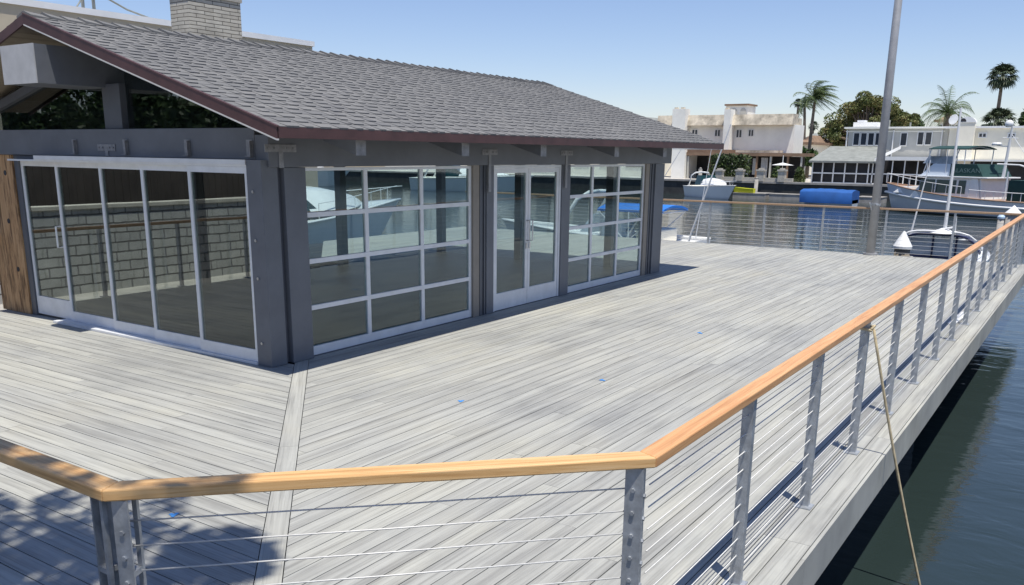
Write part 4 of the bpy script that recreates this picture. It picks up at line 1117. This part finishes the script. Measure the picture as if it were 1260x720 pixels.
m = MB(); m.tube([(X + .9, p.y, p.z), (X + 1.0, p.y + .1, p.z + .05)], [.42, .2], 12); hp(m, 'satellite_dish', M['white'], v)
# --- distant houses in the gaps
for k, (px, X, mt, lab) in enumerate((((978, 178, 996, 215), 96, 'stucco_cream', 'small tan house in the gap right of the white villa'), ((988, 172, 1020, 215), 130, 'siding_grey', 'far grey house under the bushy olive tree'),
                          ((1150, 150, 1172, 215), 118, 'stucco_white', 'distant white house behind the feather palm'))):
    v = house('distant_house', lab, X)
    hp(rect(MB(), px, X, 9), 'wall', M[mt], v)
    y0, y1, z0, z1 = span(*px, X); m = MB(); m.prism([(X - .5, y0 - .4), (X + 9.5, y0 - .4), (X + 9.5, y1 + .4), (X - .5, y1 + .4)], z1 + .002, z1 + .25)
    m.hexa([(X - .3, y0, z1 + .251), (X + 9, y0, z1 + .251), (X - .3, y1, z1 + .251), (X + 9, y1, z1 + .251), (X + 3, y0 + .6, z1 + 1), (X + 6, y0 + .6, z1 + 1), (X + 3, y1 - .6, z1 + 1), (X + 6, y1 - .6, z1 + 1)])
    hp(m, 'roof', M['roof_brown' if k != 1 else 'roof_grey'], v)
    window(v, X - .01, (px[0] + 5, px[1] + 4, px[0] + 9, px[1] + 9), .08)
# houses of the far shore that only show through the pavilion's glass
for k, (y, wd, h, mt, lab) in enumerate(((43, 9, 4.4, 'stucco_cream', 'cream waterfront house left of the white villa'), (54, 10, 6.3, 'siding_grey', 'grey waterfront house seen through the french doors'),
                                  (68, 11, 5.8, 'stucco_white', 'white waterfront house seen through the near garage door'), (85, 13, 6.2, 'stucco_beige', 'beige waterfront house farthest left across the channel'))):
    v = empty('waterfront_house', (82, y, .08), label=lab, cat='house')
    m = MB(); m.box(0, 9, -wd / 2, wd / 2, 0, h); m.build('wall', M[mt], v)
    m = MB(); m.hexa([(-.5, -wd / 2 - .5, h), (9.5, -wd / 2 - .5, h), (-.5, wd / 2 + .5, h), (9.5, wd / 2 + .5, h), (3, -wd / 2 + 2, h + 1.5), (6, -wd / 2 + 2, h + 1.5), (3, wd / 2 - 2, h + 1.5), (6, wd / 2 - 2, h + 1.5)]); m.build('roof', M['roof_grey'], v)
    for zz in (.9, 3.6):
        for j in range(3):
            yy = -wd / 2 + wd * (j + .5) / 3; m = MB(); m.box(-.06, .01, yy - .9, yy + .9, zz, zz + 1.4); m.build('window', M['window'], v)

# ================================================================== TREES
def branchy(name, loc, blobs, n, size, mt, label, trunk_r, fork, cat='tree', group=None, squash=1.):
    e = empty(name, loc, label=label, cat=cat, group=group)
    m = MB(); f = Vector(fork)
    m.tube([(0, 0, -.3), (f.x * .3, f.y * .3, f.z * .5), tuple(f)], [trunk_r, trunk_r * .8, trunk_r * .65], 10)
    for c, r_ in blobs:
        c = Vector(c); mid = f.lerp(c, .5) + Vector((rng.uniform(-.3, .3), rng.uniform(-.3, .3), .2))
        m.tube([tuple(f - Vector((0, 0, .1))), tuple(mid), tuple(c)], [trunk_r * .5, trunk_r * .28, trunk_r * .08], 6)
        for _ in range(3):
            q = c + Vector((rng.uniform(-1, 1), rng.uniform(-1, 1), rng.uniform(-.6, 1))) * r_ * .7; m.tube([tuple(mid.lerp(c, .6)), tuple(q)], [trunk_r * .12, trunk_r * .03], 5)
    m.build('trunk', M['bark'], e, True)
    m = MB(); leaves(m, blobs, n, size, squash); m.build('crown', M[mt], e)
    return e
# big olive tree behind the grey house
c0 = aX(1068, 165, 104); blobs = []
for px, py, r0_ in ((1030, 152, 1.7), (1022, 165, 1.4), (1045, 142, 1.8), (1060, 134, 1.7), (1078, 130, 1.7), (1093, 132, 1.7), (1106, 140, 1.6), (1117, 150, 1.3), (1124, 158, .9), (1050, 158, 2.0), (1070, 150, 2.2), (1090, 150, 2.1), (1040, 172, 1.3), (1012, 174, .7), (1105, 156, 1.6), (1028, 180, 1.2), (1018, 160, .9), (1069, 128, 1.2), (1052, 132, 1.0), (1085, 126, .9)):
    p = aX(px, py, 104 + rng.uniform(-2.2, 2.2))
    for _ in range(3):
        q = Vector((rng.gauss(0, 1), rng.gauss(0, 1), rng.gauss(0, .8))).normalized() * r0_ * rng.uniform(.3, .75)
        blobs.append(((p.x - 104 + q.x, p.y - c0.y + q.y, p.z - .08 + q.z), r0_ * rng.uniform(.42, .66)))
branchy('broadleaf_tree', (104, c0.y, .08), blobs, 26000, .14, 'leaf_far', 'large bushy olive brown tree behind the grey house', .45, (0, 0, 3.2), squash=.8)
# small tree edge of right side
c0 = aX(1262, 152, 110); branchy('broadleaf_tree', (110, c0.y, .08), [((0, -.6, 6.2), 1.3), ((.4, -1.6, 6.8), 1.3), ((0, -2.4, 5.8), 1.4)], 1400, .26, 'leaf', 'dark tree cut by the right edge behind the cream house', .25, (0, -1, 3.5))
for px, py, X, lab in ((1186, 160, 106, 'dark low treetop between arched chimney and lower fan palm'), (1118, 152, 112, 'dark green treetop right of the olive tree'), (986, 190, 90, 'dark shrub tree beside the slim palm trunks')):
    p = aX(px, py, X); branchy('small_tree', (X, p.y, .08), [((0, dy, p.z - .4 + dz), .8) for dy, dz in ((-.9, 0), (0, .2), (.9, -.1))], 900, .22, 'leaf', lab, .16, (0, 0, max(1.2, p.z - 2)))
def frond(m, o, az, el, L, droop, wd, n=16, wind=None, dead=False):
    p = Vector(o); d = Vector((math.cos(az) * math.cos(el), math.sin(az) * math.cos(el), math.sin(el))); pts = [p.copy()]
    st = L / n
    for i in range(n):
        d.z -= droop * (i + 1) / n
        if wind: d += Vector(wind) * (i + 1) / n
        d.normalize(); p = p + d * st; pts.append(p.copy())
    m.tube([tuple(q) for q in pts[::2]], [.03 * (1 - i / (len(pts[::2]))) + .008 for i in range(len(pts[::2]))], 4)
    for i in range(2, len(pts)):
        d = (pts[i] - pts[i - 1]).normalized(); sd = d.cross(Vector((0, 0, 1))).normalized(); t = i / n
        ll = wd * math.sin(math.pi * min(1, .18 + .8 * t)) ** .7
        for s_ in (1, -1):
            for q in (0, .5):
                b = pts[i - 1].lerp(pts[i], q); tip = b + (sd * s_ * .8 + d * .55) * ll + Vector((0, 0, -ll * rng.uniform(.25, .75))) 
                if wind: tip += Vector(wind) * ll * 1.5
                wv = d * .04 * max(.6, wd)
                m.face([b - wv, b + wv, tip + wv * .2, tip - wv * .2])
def feather_palm(loc, z, label, n, L, mt='palm', wind=None, lean=(0, 0), tr=.16):
    e = empty('feather_palm', loc, label=label, cat='palm tree'); top = Vector((lean[0], lean[1], z))
    m = MB(); pts = [(lean[0] * (t * t), lean[1] * (t * t), z * t) for t in [i / 10 for i in range(11)]]
    m.tube(pts, [tr * (1.35 - .5 * i / 10 + .06 * (i % 2)) for i in range(11)], 10); m.build('trunk', M['palm_bark'], e, True)
    m = MB()
    for i in range(n):
        az = i * 2.399 + rng.uniform(-.2, .2); k = i / n
        frond(m, top, az, R_(75 - 95 * k + rng.uniform(-8, 8)), L * rng.uniform(.85, 1.1), .22 + .1 * k, .62 * L / 3, 16, wind)
    m.build('crown', M[mt], e); return e
def fan_palm(loc, z, label, n=46, r_=1.35, tr=.15, mt='palm_dark', lean=(0, 0), skirt=True, name='fan_palm'):
    e = empty(name, loc, label=label, cat='palm tree'); top = Vector((lean[0], lean[1], z))
    m = MB(); m.tube([(lean[0] * t * t, lean[1] * t * t, z * t) for t in [i / 8 for i in range(9)]], [tr * (1.4 - .5 * i / 8) for i in range(9)], 10); m.build('trunk', M['palm_bark'], e, True)
    m = MB()
    for i in range(n):
        az = i * 2.399; k = i / n; el = R_(80 - (125 if skirt else 100) * k + rng.uniform(-8, 8))
        d = Vector((math.cos(az) * math.cos(el), math.sin(az) * math.cos(el), math.sin(el))); st = top + d * r_ * .55
        m.tube([tuple(top), tuple(st)], [.02, .012], 4)
        sd = d.cross(Vector((0, 0, 1))).normalized(); up = sd.cross(d).normalized(); nb_ = 11
        for j in range(nb_):
            a = R_(-95 + 190 * j / (nb_ - 1)); b = d * math.cos(a) + sd * math.sin(a); ll = r_ * .55 * (1 - .25 * abs(a) / 1.6) * rng.uniform(.85, 1.1)
            tip = st + b * ll + up * ll * -.25 + Vector((0, 0, -ll * .25)); wv = b.cross(up).normalized() * .055 * r_; md = st + b * ll * .55
            m.face([st, md - wv, tip, md + wv])
    m.build('crown', M[mt], e); return e
p = aX(1226, 95, 118); fan_palm((118, aX(1226, 150, 118).y, .08), p.z - .1, 'tall dark fan palm with round crown highest on the right', 60, 1.75, .19)
p = aX(1229, 148, 108); fan_palm((108, p.y, .08), p.z - .4, 'lower fan palm below the tallest palm', 50, 1.9, .2)
p = aX(1165, 140, 100); feather_palm((100, aX(1162, 170, 100).y, .08), p.z, 'feather palm with drooping fronds behind the cream house', 24, 3.4, 'palm', (0, -.012, 0), tr=.3)
p = aX(1003, 122, 92); feather_palm((92, aX(994, 200, 92).y, .08), p.z, 'windswept feather palm left of the olive tree', 42, 2.7, 'palm', (.0, -.30, .05), (0, p.y - aX(994, 200, 92).y), .15)
p = aX(990, 131, 97); feather_palm((97, aX(988, 200, 97).y, .08), p.z, 'slim palm partly hidden behind the windswept palm', 12, 1.9, 'palm', (0, -.2, .03), (0, p.y - aX(988, 200, 97).y), .15)
p = aX(978.5, 128, 125); fan_palm((125, aX(977, 190, 125).y, .08), p.z, 'thin distant fan palm with tiny crown beside the villa parapet', 34, .75, .16)
p = aX(1001, 156, 140); fan_palm((140, p.y, .08), p.z, 'small distant palm between the palm trunk and the olive tree', 26, .9, .16)

# tree overhanging the near corner of the deck (out of frame, its shade falls on the boards)
def shade_tree():
    bl = []
    for i in range(46):
        a = rng.uniform(0, 6.28); rr = 2.15 * rng.random() ** .5
        bl.append(((1.38 + rr * math.cos(a), -.5 + rr * math.sin(a) * .95, 7.9 + rng.uniform(-.5, 1.1)), rng.uniform(.32, .55)))
    return branchy('shade_tree', (-2.0, 3.4, .62), bl, 15000, .08, 'leaf', 'leafy tree overhanging the near left corner of the deck', .2, (1.0, -.4, 5.4))
rng.seed(23)
shade_tree()
branchy('garden_tree', (-15, 36, -.3), [((rng.uniform(-2, 2), rng.uniform(-2, 2), rng.uniform(2.6, 4.6)), rng.uniform(.9, 1.5)) for _ in range(12)], 12000, .19, 'leaf', 'round garden tree reflected at the right of the gable glass', .22, (0, 0, 2.4))
branchy('garden_tree', (-15.5, 43, -.3), [((rng.uniform(-2.4, 2.4), rng.uniform(-2.4, 2.4), rng.uniform(2.6, 5.6)), rng.uniform(.9, 1.6)) for _ in range(14)], 12000, .19, 'leaf', 'taller garden tree reflected nearest the gable centre post', .26, (0, 0, 2.4))

branchy('garden_tree', (-14.5, 52, -.3), [((rng.uniform(-2.6, 2.6), rng.uniform(-2.6, 2.6), rng.uniform(2.4, 5)), rng.uniform(.8, 1.4)) for _ in range(12)], 10000, .19, 'leaf', 'low spreading garden tree reflected left of the gable centre post', .22, (0, 0, 1.8))
# ================================================================== LIGHT, SKY, CAMERA
wd = bpy.data.worlds.new('World'); sc.world = wd; wd.use_nodes = True
nt = wd.node_tree; bg = nt.nodes['Background']
sky = nt.nodes.new('ShaderNodeTexSky'); sky.sky_type = 'NISHITA'; sky.sun_disc = False
sd = Vector((-.177, -.212, 1)).normalized()
sky.sun_elevation = math.asin(sd.z); sky.sun_rotation = math.atan2(sd.x, sd.y)
sky.altitude = 0; sky.air_density = 1.0; sky.dust_density = .15; sky.ozone_density = 2.0
nt.links.new(mixc(nt, sky.outputs[0], (.94, .925, 1.07), 1.0, 'MULTIPLY'), bg.inputs[0]); bg.inputs[1].default_value = .107
su = bpy.data.lights.new('sun', 'SUN'); su.energy = 4.8; su.angle = R_(.5); su.color = (1, .96, .89)
so = bpy.data.objects.new('sun', su); col.objects.link(so); so.rotation_euler = sd.to_track_quat('Z', 'Y').to_euler()
so.location = (0, 0, 30)
cd = bpy.data.cameras.new('camera'); co = bpy.data.objects.new('camera', cd); col.objects.link(co)
r0, r1, r2 = RM[0], RM[1], RM[2]
mw = Matrix(((r0[0], -r1[0], -r2[0], 0), (r0[1], -r1[1], -r2[1], 0), (r0[2], -r1[2], -r2[2], EYE), (0, 0, 0, 1)))
co.matrix_world = mw
cd.sensor_width = 36; cd.lens = F / 1260 * 36; cd.shift_y = (CY - 360) / 1260
cd.clip_start = .05; cd.clip_end = 5000
sc.camera = co
sc.view_settings.view_transform = 'Standard'; sc.view_settings.look = 'None'
sc.view_settings.exposure = .24; sc.view_settings.gamma = 1
